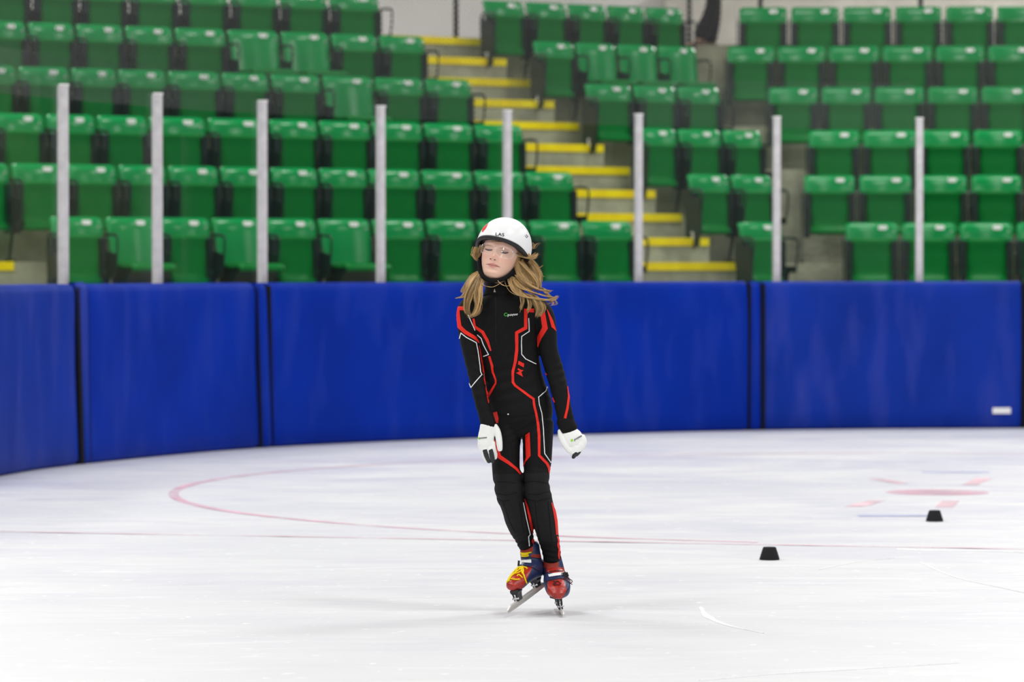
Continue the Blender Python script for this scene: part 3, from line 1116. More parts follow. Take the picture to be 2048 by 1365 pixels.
def attr_material(name, attr, rough=0.5, spec=0.4, sss=0.0):
    m = bpy.data.materials.new(name)
    m.use_nodes = True
    nt = m.node_tree
    b = nt.nodes['Principled BSDF']
    a = nt.nodes.new('ShaderNodeAttribute')
    a.attribute_name = attr
    nt.links.new(a.outputs['Color'], b.inputs['Base Color'])
    b.inputs['Roughness'].default_value = rough
    b.inputs['Specular IOR Level'].default_value = spec
    if sss:
        b.inputs['Subsurface Weight'].default_value = sss
        b.inputs['Subsurface Radius'].default_value = (0.01, 0.004, 0.002)
        b.inputs['Subsurface Scale'].default_value = 0.6
    return m
M['skin'] = attr_material('skin', 'tone', 0.48, 0.35, 0.04)
M['hair'] = attr_material('blond_hair', 'strand', 0.38, 0.45)

person = empty('person', (S(1070, 1235, 0.1).x, SY + DB, 0.0))
tag(person, 'young speed skater in black and red suit, white helmet and white gloves', 'person')
INV = Matrix.Translation(-person.location)
def child(name, me, parent=None):
    """a part built in world coordinates, hung under the person"""
    o = link(name, me, parent or person)
    if parent is None:
        o.matrix_parent_inverse = INV
    else:
        o.matrix_parent_inverse = Matrix.Identity(4)
    return o

# ---- trunk and limbs, (px, py, depth, half width, half depth)
D = DB
TRUNK = [(1000, 568, D - .005, 26, 25), (1001, 584, D, 31, 29), (1003, 598, D, 47, 35), (1006, 611, D + .002, 66, 40), (1009, 628, D + .004, 75, 44), (1012, 660, D + .006, 66, 47),
         (1018, 700, D + .01, 60, 45), (1023.5, 740, D + .015, 59, 42), (1030, 775, D + .02, 61, 44), (1039, 810, D + .022, 65, 48), (1043, 838, D + .022, 63.5, 48), (1044, 852, D + .02, 52, 42)]
LEG_A = [(1014, 845, D + .02, 33, 40), (1012, 885, D + .005, 29.2, 36), (1011.5, 925, D - .005, 28.4, 33), (1012.5, 943, D - .012, 28.4, 32.5), (1015, 955, D - .018, 30, 36), (1017, 966, D - .014, 27.8, 33.5),
         (1018, 977, D - .018, 30, 36), (1020, 988.5, D - .010, 27.8, 32.5), (1021, 995, D - .010, 28.2, 32.5), (1024, 1002, D - .006, 26.6, 31), (1031, 1020, D + .01, 27, 31), (1036, 1038, D + .03, 27, 31), (1043, 1060, D + .05, 24, 27),
         (1049, 1078, D + .062, 19, 22), (1053, 1092, D + .07, 17, 20)]
LEG_B = [(1077, 845, D + .02, 31, 40), (1075.5, 885, D + .005, 30.4, 37), (1074.5, 925, D - .005, 28.8, 34), (1073.5, 943, D - .012, 26.2, 32.5), (1072.5, 955, D - .018, 27, 36), (1072, 966, D - .014, 25.2, 33.5),
         (1073, 977, D - .018, 27.6, 36), (1076, 988.5, D - .008, 25.8, 32.5), (1078, 996, D - .008, 26.8, 32.5), (1080, 1003, D - .004, 25.4, 31), (1083, 1020, D + .01, 26.5, 31), (1090, 1042, D + .03, 25.5, 31), (1095, 1068, D + .05, 22.5, 27),
         (1098, 1082, D + .058, 21, 24), (1102, 1100, D + .065, 19, 21), (1105, 1121, D + .07, 18, 20)]
ARM_A = [(948, 608, D, 22, 28), (937, 624, D - .004, 23.5, 28), (935, 655, D - .012, 20, 24), (940, 690, D - .02, 18.6, 22), (949, 735, D - .03, 16.6, 20), (956, 770, D - .05, 15.6, 19), (964, 805, D - .075, 14.6, 17), (971, 830, D - .09, 14.4, 15), (975, 849, D - .10, 14.2, 13)]
ARM_B = [(1072, 612, D, 22, 28), (1086, 632, D - .002, 23, 28), (1094, 664, D - .008, 20, 24), (1097, 700, D - .014, 18.8, 22), (1109, 742, D - .02, 19, 21), (1117, 772, D - .035, 18, 20), (1124, 805, D - .05, 17, 18), (1130, 832, D - .06, 16.6, 16), (1136, 857, D - .066, 16.6, 14)]

suit = MB()
limb(suit, TRUNK, 36, 4, sq=2.25)
for sp in (LEG_A, LEG_B):
    limb(suit, sp, 28, 4)
for sp in (ARM_A, ARM_B):
    limb(suit, sp, 24, 4)
# cuff folds
suit_me = remesh(suit, 'race_suit', [M['suit'], M['pads_cloth']], 0.0034, 4)
nv = len(suit_me.vertices)
co = np.empty(nv * 3); suit_me.vertices.foreach_get('co', co); co = co.reshape(-1, 3)
# soft wrinkles in the cloth at waist, elbows, shins
npx = 1024 + F * co[:, 0] / co[:, 1]
npy = HZ + F * (H - co[:, 2]) / co[:, 1]
nor = np.empty(nv * 3); suit_me.vertices.foreach_get('normal', nor); nor = nor.reshape(-1, 3)
def fold(x, y, sx, sy, freq, amp, slope):
    g = np.exp(-((npx - x) / sx) ** 2 - ((npy - y) / sy) ** 2)
    return g * amp * np.sin((npy + slope * (npx - x)) * freq)
dsp = fold(1000, 770, 60, 60, 0.26, 0.0022, 0.25) + fold(1120, 745, 25, 30, 0.38, 0.0013, 0.3) + fold(953, 735, 25, 40, 0.36, 0.0015, -0.35) + fold(1050, 1085, 25, 18, 0.7, 0.0022, 0.3) \
    + fold(1105, 1105, 22, 20, 0.6, 0.002, -0.2) + fold(1020, 690, 50, 60, 0.2, 0.0016, 1.5) + fold(1045, 860, 40, 25, 0.4, 0.002, 0.6) + fold(1085, 800, 30, 30, 0.4, 0.0010, -0.5)
co += nor * dsp[:, None]
suit_me.vertices.foreach_set('co', co.ravel())
suit_me.update()
for p_ in suit_me.polygons:
    c_ = p_.center
    y_ = HZ + F * (H - c_.z) / c_.y
    x_ = 1024 + F * c_.x / c_.y
    if p_.normal.y < -0.25 and ((949 < y_ < 1083 and x_ < 1046 + max(0, y_ - 1003) * 0.12) or (947 < y_ < 1088 and x_ >= 1046 + max(0, y_ - 1003) * 0.12 and x_ > 1049 + max(0, y_ - 990) * 0.26)):
        p_.material_index = 1
SB = bvh_of(suit_me)
suit_o = child('race_suit', suit_me)
suit_o['label'] = 'black skinsuit with red and white line pattern'

# ---- printed lines on the suit: ribbons that lie on the cloth
def Z2(x, y): return (880 + x / 6.203, 540 + y / 6.203)
def Z3(x, y): return (880 + x / 6.203, 720 + y / 6.205)
def Z4(x, y): return (920 + x / 6.5, 900 + y / 6.5)
def Z5(x, y): return (980 + x / 7.585, 1070 + y / 7.583)
def ZE(x, y): return (815 + x / 4.551, 590 + y / 4.55)
def Z1(x, y): return (900 + x / 6.204, 420 + y / 6.204)
def Z6(x, y): return (930 + x / 9.75, 430 + y / 9.75)

def ribbon(bvh, pts, w, step=1.6, lift=0.0015):
    """ribbon of width w (px, number or one per point) following the polyline on the surface"""
    P = [np.array(p, float) for p in pts]
    ws = [w] * len(P) if isinstance(w, (int, float)) else list(w)
    left, right = [], []
    n = len(P)
    nrm = []
    for i in range(n - 1):
        t = P[i + 1] - P[i]; t /= max(1e-6, np.hypot(*t))
        nrm.append(np.array((-t[1], t[0])))
    for i in range(n):
        if i == 0: m_ = nrm[0]
        elif i == n - 1: m_ = nrm[-1]
        else:
            m_ = nrm[i - 1] + nrm[i]; m_ /= max(1e-6, np.hypot(*m_))
            m_ = m_ / max(0.5, m_.dot(nrm[i]))
        left.append(P[i] + m_ * ws[i] / 2)
        right.append(P[i] - m_ * ws[i] / 2)
    mbx = MB()
    cols = max(2, int(max(ws) / 1.8) + 1)
    prev = None
    for i in range(n - 1):
        seg = max(1, int(np.hypot(*(P[i + 1] - P[i])) / step))
        for k in range(seg + (1 if i == n - 2 else 0)):
            q = k / seg
            l_, r_ = left[i] + (left[i + 1] - left[i]) * q, right[i] + (right[i + 1] - right[i]) * q
            row = []
            for c_ in range(cols):
                p = l_ + (r_ - l_) * c_ / (cols - 1)
                h = cast(bvh, p[0], p[1], lift)
                if h is None:                       # past the silhouette: end the ribbon at the edge of the cloth
                    o_ = r_ if c_ < cols / 2 else l_
                    for q_ in np.linspace(0.08, 0.92, 12):
                        h = cast(bvh, p[0] + (o_[0] - p[0]) * q_, p[1] + (o_[1] - p[1]) * q_, lift)
                        if h is not None: break
                row.append(None if h is None else len(mbx.v))
                if h is not None: mbx.v.append(tuple(h))
            if prev is not None:
                for c_ in range(cols - 1):
                    f_ = (prev[c_], prev[c_ + 1], row[c_ + 1], row[c_])
                    if None in f_: continue
                    a, b = Vector(mbx.v[f_[0]]), Vector(mbx.v[f_[2]])
                    if (a - b).length > 0.03: continue
                    mbx.f.append(f_); mbx.mi.append(0)
            prev = row
    return mbx

def patch(bvh, poly, lift=0.0015, cell=1.5):
    """filled outline lying on the surface"""
    bm = bmesh.new()
    vs = [bm.verts.new((p[0], p[1], 0)) for p in poly]
    bm.faces.new(vs)
    xs = [p[0] for p in poly]; ys = [p[1] for p in poly]
    bmesh.ops.triangulate(bm, faces=bm.faces[:])
    def cut(co_, no_):
        bmesh.ops.bisect_plane(bm, geom=bm.verts[:] + bm.edges[:] + bm.faces[:], plane_co=co_, plane_no=no_)
    x = min(xs) + cell
    while x < max(xs):
        cut((x, 0, 0), (1, 0, 0)); x += cell
    y = min(ys) + cell
    while y < max(ys):
        cut((0, y, 0), (0, 1, 0)); y += cell
    mbx = MB()
    mp = {}
    for v in bm.verts:
        h = cast(bvh, v.co.x, v.co.y, lift)
        if h is not None:
            mp[v] = len(mbx.v); mbx.v.append(tuple(h))
    for f_ in bm.faces:
        if all(v in mp for v in f_.verts):
            pts_ = [Vector(mbx.v[mp[v]]) for v in f_.verts]
            if max((a - pts_[0]).length for a in pts_) < 0.04:
                mbx.f.append(tuple(mp[v] for v in f_.verts)); mbx.mi.append(0)
    bm.free()
    return mbx

def printed_text(bvh, txt, x, y, size, angle, shear=0.0, lift=0.0018, sx=1.0):
    cu = bpy.data.curves.new('t', 'FONT')
    cu.body = txt
    cu.size = 1.0
    cu.shear = shear
    cu.offset = 0.012
    tmp = bpy.data.objects.new('t', cu)
    me = bpy.data.meshes.new_from_object(tmp)
    bpy.data.objects.remove(tmp)
    ca, sa = math.cos(math.radians(angle)), math.sin(math.radians(angle))
    mbx = MB()
    ok = []
    for v in me.vertices:
        X, Y = v.co.x * size * sx, v.co.y * size
        h = cast(bvh, x + X * ca + Y * sa, y + X * sa - Y * ca, lift)
        ok.append(h is not None)
        mbx.v.append(tuple(h) if h else (0, 0, 0))
    for p in me.polygons:
        if all(ok[i] for i in p.vertices):
            mbx.f.append(tuple(p.vertices)); mbx.mi.append(0)
    bpy.data.meshes.remove(me)
    return mbx

def on_suit(mbx, name, mat):
    if mbx.f:
        return child(name, mbx.mesh(name, mat, True, fix=False), suit_o)

RED = [
    ([Z2(1165, 505), Z2(1062, 505), Z2(1062, 720), Z2(950, 782), Z2(952, 1000), Z2(935, 1130), Z2(905, 1260), Z3(903, 180), Z3(905, 280), Z3(930, 318), Z3(1080, 432), Z3(1160, 488), Z3(1166, 560), Z3(1190, 660),
      Z3(1217, 800), Z3(1230, 950), Z3(1230, 1190), Z3(1325, 1290), Z4(1155, 235), Z4(1160, 310)],
     [8, 7, 6.5, 6.5, 6.2, 6, 5.5, 5, 5, 4.6, 4.6, 4.6, 4.6, 4.6, 5, 5.4, 5, 5.2, 5.5, 3]),
    ([Z2(415, 605), Z2(432, 705), Z2(530, 772), Z2(590, 880), Z2(632, 1005)], [5, 5.6, 6.2, 6, 3]),
    ([Z2(612, 1070), Z2(650, 1200), Z3(648, 100), Z3(655, 150), Z3(692, 250), Z3(692, 292), Z3(640, 385), Z3(588, 470)], [4.5, 5, 4.5, 4, 3.5, 3.5, 4.5, 5]),
    ([Z2(335, 480), Z2(222, 478), Z2(228, 570), Z2(245, 705), Z2(310, 770), Z2(430, 845), Z2(488, 905)], [8, 7.5, 7.5, 8, 7.5, 6.5, 3]),
    ([Z2(487, 940), Z2(510, 1100), Z2(540, 1240), Z3(545, 190), Z3(568, 330), Z3(590, 470), Z3(600, 540)], [2, 3, 4.5, 4.5, 3.5, 3, 1.5]),
    ([Z2(1272, 520), Z2(1303, 722), Z2(1235, 845), Z2(1213, 960)], [9, 10.5, 9, 2]),
    ([Z3(1580, 330), Z3(1596, 450), Z3(1580, 600), Z3(1552, 728)], [2, 4, 4.5, 5]),
    ([Z3(685, 650), Z3(705, 730), Z3(715, 790)], [8, 8, 3]),
    ([Z3(672, 1000), Z3(712, 1150), Z3(740, 1205), Z3(850, 1280), Z3(945, 1358), Z4(785, 320)], [5, 11, 8, 6.5, 5, 3]),
    ([Z4(1190, 690), Z4(1225, 800), Z4(1248, 930), Z4(1262, 1110)], [2, 5.5, 5.5, 4.5]),
    ([Z4(1262, 1130), Z4(1282, 1180), Z4(1272, 1240), Z4(1290, 1300), Z4(1282, 1370), Z4(1290, 1430)], [2.5, 3.5, 3.5, 3.5, 3.5, 2]),
    ([Z4(835, 640), Z4(870, 740), Z4(905, 870), Z4(925, 990), Z4(940, 1060)], [2, 5, 6, 5.5, 5]),
    ([Z4(940, 1070), Z4(965, 1130), Z4(945, 1190), Z4(968, 1260)], [4, 4.5, 4.5, 4]),
    ([Z3(1310, 165), Z3(1330, 190)], [3, 2]),
    ([Z3(1400, 470), Z3(1425, 530)], [2, 2.5]),
]
for pts_, w_ in RED:
    on_suit(ribbon(SB, pts_, w_), 'red_stripe', M['red'])
for poly in ([Z2(525, 278), Z2(548, 320), Z2(530, 370), Z2(503, 405), Z2(495, 345)],
             [Z2(1318, 478), Z2(1345, 520), Z2(1400, 630), Z2(1440, 762), Z2(1382, 712), Z2(1350, 590)],
             [Z3(1060, 930), Z3(1115, 898), Z3(1127, 1195), Z3(1065, 1270), Z3(1042, 1330), Z3(1028, 1365), Z3(1035, 1310), Z3(1070, 1215)],
             # angular emblem on the flank
             [ZE(1010, 600), ZE(1061, 626), ZE(1057, 662), ZE(1004, 632)], [ZE(1008, 668), ZE(1030, 682), ZE(1056, 688), ZE(1036, 703), ZE(1052, 748), ZE(988, 712), ZE(1008, 702), ZE(1026, 712), ZE(1018, 692), ZE(1000, 682)]):
    on_suit(patch(SB, poly), 'red_patch', M['red'])
WHITE = [
    [Z2(1098, 600), Z2(1103, 765), Z2(1010, 825), Z2(1010, 1045), Z2(1060, 1105), Z2(1190, 1170)],
    [Z2(348, 560), Z2(430, 755)],
    [Z2(465, 805), Z2(515, 850), Z2(540, 925), Z2(605, 1050), Z2(540, 1075)],
    [Z2(245, 855), Z2(265, 785), Z2(330, 840), Z2(445, 905), Z2(465, 1000), Z2(490, 1180), Z2(500, 1270), Z3(515, 185), Z3(390, 342), Z3(364, 290)],
    [Z3(1350, 370), Z3(1325, 335), Z3(1308, 390), Z3(1220, 465), Z3(1230, 560), Z3(1260, 660), Z3(1280, 850), Z3(1295, 1165), Z3(1368, 1275), Z3(1385, 1262)],
    [Z4(818, 690), Z4(860, 900), Z4(908, 1105), Z4(888, 1135), Z4(900, 1260)],
    [Z3(1240, 8), Z3(1272, 18)],
]
for pts_ in WHITE:
    on_suit(ribbon(SB, pts_, 1.7, 1.4, 0.0022), 'white_piping', M['white_print'])
# chest mark: green ring and the word
cx_, cy_ = Z2(818, 556)
on_suit(ribbon(SB, [(cx_ + 3.3 * math.cos(a), cy_ + 2.9 * math.sin(a)) for a in np.linspace(-0.4, 5.4, 16)], 1.5, 0.6, 0.002), 'green_ring_mark', M['green_print'])
on_suit(printed_text(SB, 'pogee', Z2(838, 575)[0], Z2(838, 575)[1], 7.2, -5, 0.25, sx=1.15), 'chest_lettering', M['white_print'])
# small maker dot at the hem of the top, zip and its pull
on_suit(patch(SB, [Z3(838, 668), Z3(855, 668), Z3(855, 684), Z3(838, 684)]), 'maker_dot', M['white_print'])
on_suit(ribbon(SB, [Z2(688, 270), Z2(690, 420), Z2(694, 640), Z2(696, 900)], 1.0, 1.6, 0.002), 'front_zip', M['ink'])
on_suit(patch(SB, [Z2(676, 240), Z2(684, 240), Z2(694, 280), Z2(668, 280)], 0.004), 'zip_pull', M['zip'])
on_suit(ribbon(SB, [Z3(640, 640), Z3(740, 682), Z3(860, 706), Z3(1000, 700), Z3(1110, 676), Z3(1200, 652), Z3(1300, 650)], 1.4, 1.6, 0.0012), 'hem_seam', M['strap'])
# seams of the padded knees and shins
for pts_ in ([Z4(445, 428), Z4(560, 418), Z4(720, 440)], [Z4(470, 575), Z4(600, 595), Z4(740, 560)], [Z4(490, 640), Z4(560, 675), Z4(640, 660)], [Z4(840, 430), Z4(960, 410), Z4(1150, 440)], [Z4(880, 580), Z4(1000, 590), Z4(1180, 540)],
             [Z4(880, 650), Z4(1000, 675), Z4(1190, 630)], [Z4(1145, 680), Z4(1165, 900), Z4(1195, 1190)], [Z4(975, 690), Z4(1010, 1000), Z4(1040, 1180)], [Z4(560, 690), Z4(650, 950), Z4(720, 1080)], [Z4(770, 680), Z4(800, 900), Z4(830, 1080)],
             [Z4(1060, 1200), Z4(1180, 1215), Z4(1290, 1200)]):
    on_suit(ribbon(SB, pts_, 1.0, 1.6, 0.0012), 'pad_seam', M['strap'])
# ---- head
HC = S(1004, 507, D - 0.012)
ROLL, YAW, PITCH = math.radians(13), math.radians(15), math.radians(9)
HR = Matrix.Rotation(ROLL, 3, 'Y') @ Matrix.Rotation(-YAW, 3, 'Z') @ Matrix.Rotation(-PITCH, 3, 'X')
def HL(x, y, z):
    return HC + HR @ Vector((x, y, z))
zk = [-0.118, -0.112, -0.104, -0.092, -0.078, -0.062, -0.045, -0.025, -0.005, 0.012, 0.03, 0.055, 0.080, 0.097, 0.106]
yf = [0.020, 0.050, 0.072, 0.0815, 0.0800, 0.0835, 0.0850, 0.0860, 0.0855, 0.0895, 0.0900, 0.0830, 0.062, 0.038, 0.008]
wk = [0.016, 0.028, 0.036, 0.0445, 0.0520, 0.0590, 0.0645, 0.0690, 0.0715, 0.0720, 0.0715, 0.0680, 0.0545, 0.036, 0.008]
yb = [0.010, 0.020, 0.035, 0.052, 0.062, 0.070, 0.078, 0.086, 0.092, 0.095, 0.096, 0.090, 0.070, 0.045, 0.008]
def face_bump(x, z):
    g = lambda a, s: math.exp(-(a / s) ** 2)
    d = 0.0
    # nose
    if -0.060 < z < 0.012:
        v = (0.008 - z) / 0.044
        hgt = 0.004 + 0.0205 * min(1, max(0, v)) ** 1.3
        if z < -0.036:
            hgt *= max(0, 1 - ((-0.036 - z) / 0.0145)) ** 0.7 if z > -0.0505 else 0
        d += hgt * 1.12 * g(x, 0.0060 + 0.0036 * min(1, max(0, v)))
        d += 0.0075 * g(abs(x) - 0.0105, 0.0042) * g(z + 0.0415, 0.0055)
    # eye sockets and lidded eyes
    for sx in (-1, 1):
        ex = x - sx * 0.031
        d -= 0.0085 * g(ex, 0.017) * g(z + 0.002, 0.012)
        d += 0.0075 * g(ex, 0.0125) * g(z + 0.006, 0.0075)
        d += 0.003 * g(ex, 0.02) * g(z - 0.015, 0.006)
        d += 0.0035 * g(x - sx * 0.042, 0.016) * g(z + 0.032, 0.016)
    # lips
    wl = max(0.0, 1 - (x / 0.0235) ** 2)
    d += 0.0042 * wl * g(z + 0.0605, 0.0042) + 0.0048 * wl * g(z + 0.0715, 0.0045) - 0.0022 * wl * g(z + 0.0657, 0.0016)
    d -= 0.0025 * g(x, 0.018) * g(z + 0.081, 0.0045)
    d += 0.003 * g(x, 0.014) * g(z + 0.094, 0.009)
    return d
def head_rings(grow=0.0, zlo=-0.118, zhi=0.106, nz=76, n=88, bumps=True):
    rings = []
    for j in range(nz):
        z = zlo + (zhi - zlo) * (0.5 - 0.5 * math.cos(math.pi * j / (nz - 1)) * 1.0)
        f_, w_, b_ = np.interp(z, zk, yf), np.interp(z, zk, wk), np.interp(z, zk, yb)
        r = []
        for k in range(n):
            a = 2 * math.pi * k / n
            s_, c_ = math.sin(a), math.cos(a)       # c_>0 is the face side
            x = w_ * math.copysign(abs(s_) ** 0.92, s_)
            y = -f_ * abs(c_) ** 0.86 if c_ > 0 else b_ * abs(c_)
            if bumps and c_ > 0:
                y -= face_bump(x, z) * min(1, c_ * 1.6)
            q = Vector((x, y, z))
            if grow:
                q += Vector((s_, -c_, 0)) * grow
            r.append(HL(*q))
        rings.append(r)
    return rings
hm = MB()
hm.loft(head_rings())
head_raw = hm.mesh('head_raw', M['skin'])
FB = bvh_of(head_raw)

# ---- the body: one continuous figure under the clothes
bod = MB()
bod.loft(head_rings())
limb(bod, [(1000, 520, D + 0.02, 26, 28), (999, 548, D + 0.012, 25, 27), (1000, 575, D + 0.01, 26, 26), (1002, 600, D + 0.01, 34, 28)], 24, 3)
for sp in (TRUNK[1:], LEG_A, LEG_B, ARM_A, ARM_B):
    limb(bod, sp, 20, 2, grow=-0.009)
limb(bod, [(975, 845, D - .10, 10, 9), (974, 870, D - .11, 13, 8), (973, 888, D - .115, 12, 7)], 12, 2)
limb(bod, [(1136, 852, D - .066, 10, 9), (1146, 874, D - .07, 13, 9), (1154, 890, D - .075, 12, 8)], 12, 2)
limb(bod, [(1058, 1085, D + .068, 12, 12), (1064, 1125, .22, 12, 14), (1050, 1148, .14, 12, 9), (1036, 1163, .08, 10, 7)], 12, 2)
limb(bod, [(1105, 1112, D + .068, 12, 12), (1108, 1145, .22, 12, 14), (1113, 1170, .12, 12, 9), (1116, 1182, .06, 10, 7)], 12, 2)
body_me = remesh(bod, 'body', M['skin'], 0.0028, 1, 0.35)
nb = len(body_me.vertices)
bc = np.empty(nb * 3); body_me.vertices.foreach_get('co', bc); bc = bc.reshape(-1, 3)
loc = (bc - np.array(HC)) @ np.array(HR)          # into head space
tone = np.tile(np.array((0.86, 0.545, 0.42, 1.0)), (nb, 1))
def blend(mask, col):
    global tone
    tone[:, :3] = tone[:, :3] * (1 - mask[:, None]) + np.array(col) * mask[:, None]
gx = lambda a, s: np.exp(-(a / s) ** 2)
front = (loc[:, 1] < -0.03).astype(float)
for sx in (-1, 1):
    blend(0.35 * front * gx(loc[:, 0] - sx * 0.042, 0.02) * gx(loc[:, 2] + 0.034, 0.016), (0.80, 0.36, 0.28))
    blend(0.40 * front * gx(loc[:, 0] - sx * 0.031, 0.014) * gx(loc[:, 2] + 0.005, 0.008), (0.52, 0.33, 0.32))
blend(0.35 * front * gx(loc[:, 0], 0.009) * gx(loc[:, 2] + 0.036, 0.008), (0.82, 0.36, 0.28))
at = body_me.color_attributes.new('tone', 'FLOAT_COLOR', 'POINT')
at.data.foreach_set('color', tone.ravel())
body_o = child('body', body_me)
BB = bvh_of(body_me)
body_o['label'] = 'face with lowered eyelids'

M['lip'] = material('lip_pink', (0.63, 0.27, 0.235, 1), 0.42, 0.4)
M['lash'] = material('eyelash', (0.085, 0.058, 0.065, 1), 0.7, 0.2)
M['brow'] = material('eyebrow', (0.52, 0.32, 0.22, 1), 0.8, 0.1)
M['nostril'] = material('nostril', (0.14, 0.035, 0.025, 1), 0.8, 0.1)
M['lid'] = material('eyelid_shade', (0.60, 0.38, 0.34, 1), 0.6, 0.2)
def on_face(mbx, name, mat):
    if mbx.f:
        return child(name, mbx.mesh(name, mat, True, fix=False), body_o)
on_face(patch(BB, [Z6(412, 962), Z6(450, 952), Z6(500, 940), Z6(530, 938), Z6(560, 945), Z6(620, 972), Z6(682, 1020), Z6(600, 1000), Z6(530, 986), Z6(470, 970)], 0.0008, 0.9), 'upper_lip', M['lip'])
on_face(patch(BB, [Z6(445, 972), Z6(520, 990), Z6(600, 1004), Z6(640, 1012), Z6(590, 1024), Z6(540, 1028), Z6(480, 1010)], 0.0010, 0.9), 'lower_lip', M['lip'])
on_face(ribbon(BB, [Z6(412, 962), Z6(470, 969), Z6(530, 984), Z6(600, 998), Z6(684, 1020)], [0.5, 0.7, 0.8, 0.8, 0.5], 0.8, 0.0013), 'mouth_line', M['nostril'])
for c0 in ((500, 858), (582, 876)):
    on_face(patch(BB, [Z6(c0[0] + 17 * math.cos(a), c0[1] + 9 * math.sin(a) + 0.15 * 17 * math.cos(a)) for a in np.linspace(0, 2 * math.pi, 10, endpoint=False)], 0.0009, 0.8), 'nostril', M['nostril'])
for lash, lid, brow in (([(392, 668), (425, 680), (470, 690), (515, 690), (538, 680)], [(400, 655), (470, 672), (530, 668)], [(385, 610), (440, 590), (525, 612)]),
                        ([(690, 715), (735, 738), (785, 747), (825, 742), (850, 730)], [(700, 698), (770, 722), (835, 722)], [(668, 650), (745, 648), (850, 695)])):
    on_face(ribbon(BB, [Z6(*p) for p in lid], [1.2, 3.0, 1.2], 0.8, 0.0010), 'eyelid', M['lid'])
    on_face(ribbon(BB, [Z6(*p) for p in lash], [1.0, 2.3, 2.8, 2.2, 0.9], 0.8, 0.0014), 'eyelashes', M['lash'])
    on_face(ribbon(BB, [Z6(*p) for p in brow], [1.0, 1.8, 0.8], 0.8, 0.0010), 'eyebrow', M['brow'])

# ---- helmet
def rim_z(a):
    c_ = math.cos(a)     # a = 0 at the face
    return np.interp(c_, [-1, -0.2, 0.25, 0.7, 1], [-0.030, 0.002, 0.014, 0.031, 0.038])
def shell_pt(a, v, grow=0.0):
    """v from 0 at the rim to 1 at the crown"""
    rx, ry, cz, top = 0.1035 + grow, 0.122 + grow, 0.012, 0.126 + grow
    zr = rim_z(a)
    z = zr + (cz + top - zr) * v ** 0.92
    h = max(-1, min(1, (z - cz) / top))
    k = math.sqrt(max(0.0, 1 - abs(h) ** 2.25)) if h > 0 else 1.0 - 0.05 * h * h
    s_, c_ = math.sin(a), math.cos(a)
    return HL(rx * k * math.copysign(abs(s_) ** 0.95, s_), -ry * k * math.copysign(abs(c_) ** 0.95, c_) + 0.006, z)
def shell(v0, v1, grow_o, grow_i, nv=26, n=64):
    outer = [[shell_pt(2 * math.pi * k / n, v0 + (v1 - v0) * j / nv, grow_o) for k in range(n)] for j in range(nv + 1)]
    inner = [[shell_pt(2 * math.pi * k / n, v0 + (v1 - v0) * j / nv, grow_i) for k in range(n)] for j in range(nv + 1)]
    return outer, inner
hl = MB()
o_, i_ = shell(0, 1.0, 0.0, -0.004)
hl.loft(i_[::-1] + o_, caps=False)
helm_me = hl.mesh('helmet', M['helmet'], True)
helm = child('helmet', helm_me)
helm['label'] = 'white round helmet shell'
HB = bvh_of(helm_me)
n = 64
tr = MB()
rr = []
for dz, gr in ((0.001, 0.0015), (-0.003, 0.0022), (-0.009, 0.0015), (-0.0125, -0.003), (-0.011, -0.012), (0.0, -0.012)):
    rr.append([shell_pt(2 * math.pi * k / n, 0, gr) + HR @ Vector((0, 0, dz)) for k in range(n)])
tr.loft(rr + [rr[0]], caps=False)
child('helmet_trim', tr.mesh('helmet_trim', M['helmet_rim'], True), helm)
ln = MB()
o_, i_ = shell(0.0, 0.85, -0.012, -0.022, 10)
ln.loft([[p + HR @ Vector((0, 0, -0.004)) for p in o_[0]]] + o_[1:], caps=False)
ln.loft([[p + HR @ Vector((0, 0, -0.010)) for p in i_[0]]] + i_[1:], caps=False)
child('helmet_liner', ln.mesh('helmet_liner', M['liner'], True), helm)
def on_helmet(mbx, name, mat):
    if mbx.f:
        return child(name, mbx.mesh(name, mat, True, fix=False), helm)
on_helmet(printed_text(HB, 'LAS', Z1(560, 320)[0], Z1(560, 320)[1], 8.6, 5, 0.0, 0.0012, sx=1.32), 'front_lettering', M['ink'])
on_helmet(printed_text(HB, 'LS', Z1(945, 350)[0], Z1(945, 350)[1], 7.5, -38, 0.0, 0.0012, sx=0.7), 'side_lettering', M['ink'])
on_helmet(patch(HB, [Z1(478, 165), Z1(465, 190), Z1(450, 225), Z1(425, 255), Z1(402, 282), Z1(398, 258), Z1(412, 225), Z1(430, 192), Z1(450, 172)], 0.0012, 1.0), 'red_decal', M['red'])

# ---- chin strap
st = MB()
for sx in (-1, 1):
    pts_ = crom([HL(sx * 0.076, 0.000, 0.020), HL(sx * 0.0765, -0.010, -0.025), HL(sx * 0.068, -0.022, -0.060), HL(sx * 0.052, -0.040, -0.092), HL(sx * 0.028, -0.056, -0.113), HL(0, -0.062, -0.121)], 5)
    st.tube([Vector(p) for p in pts_], [0.0085] * len(pts_), 10)
st_me = remesh(st, 'chin_strap', M['strap'], 0.0022, 2)
child('chin_strap', st_me)
# dark neck gaiter under the jaw
ng = MB()
limb(ng, [(1002, 545, D + 0.035, 30, 31), (1000, 560, D + 0.02, 30, 32), (1000, 575, D + 0.005, 30, 30), (1001, 590, D, 36, 31)], 28, 3)
child('neck_gaiter', remesh(ng, 'neck_gaiter', M['strap'], 0.004, 2))

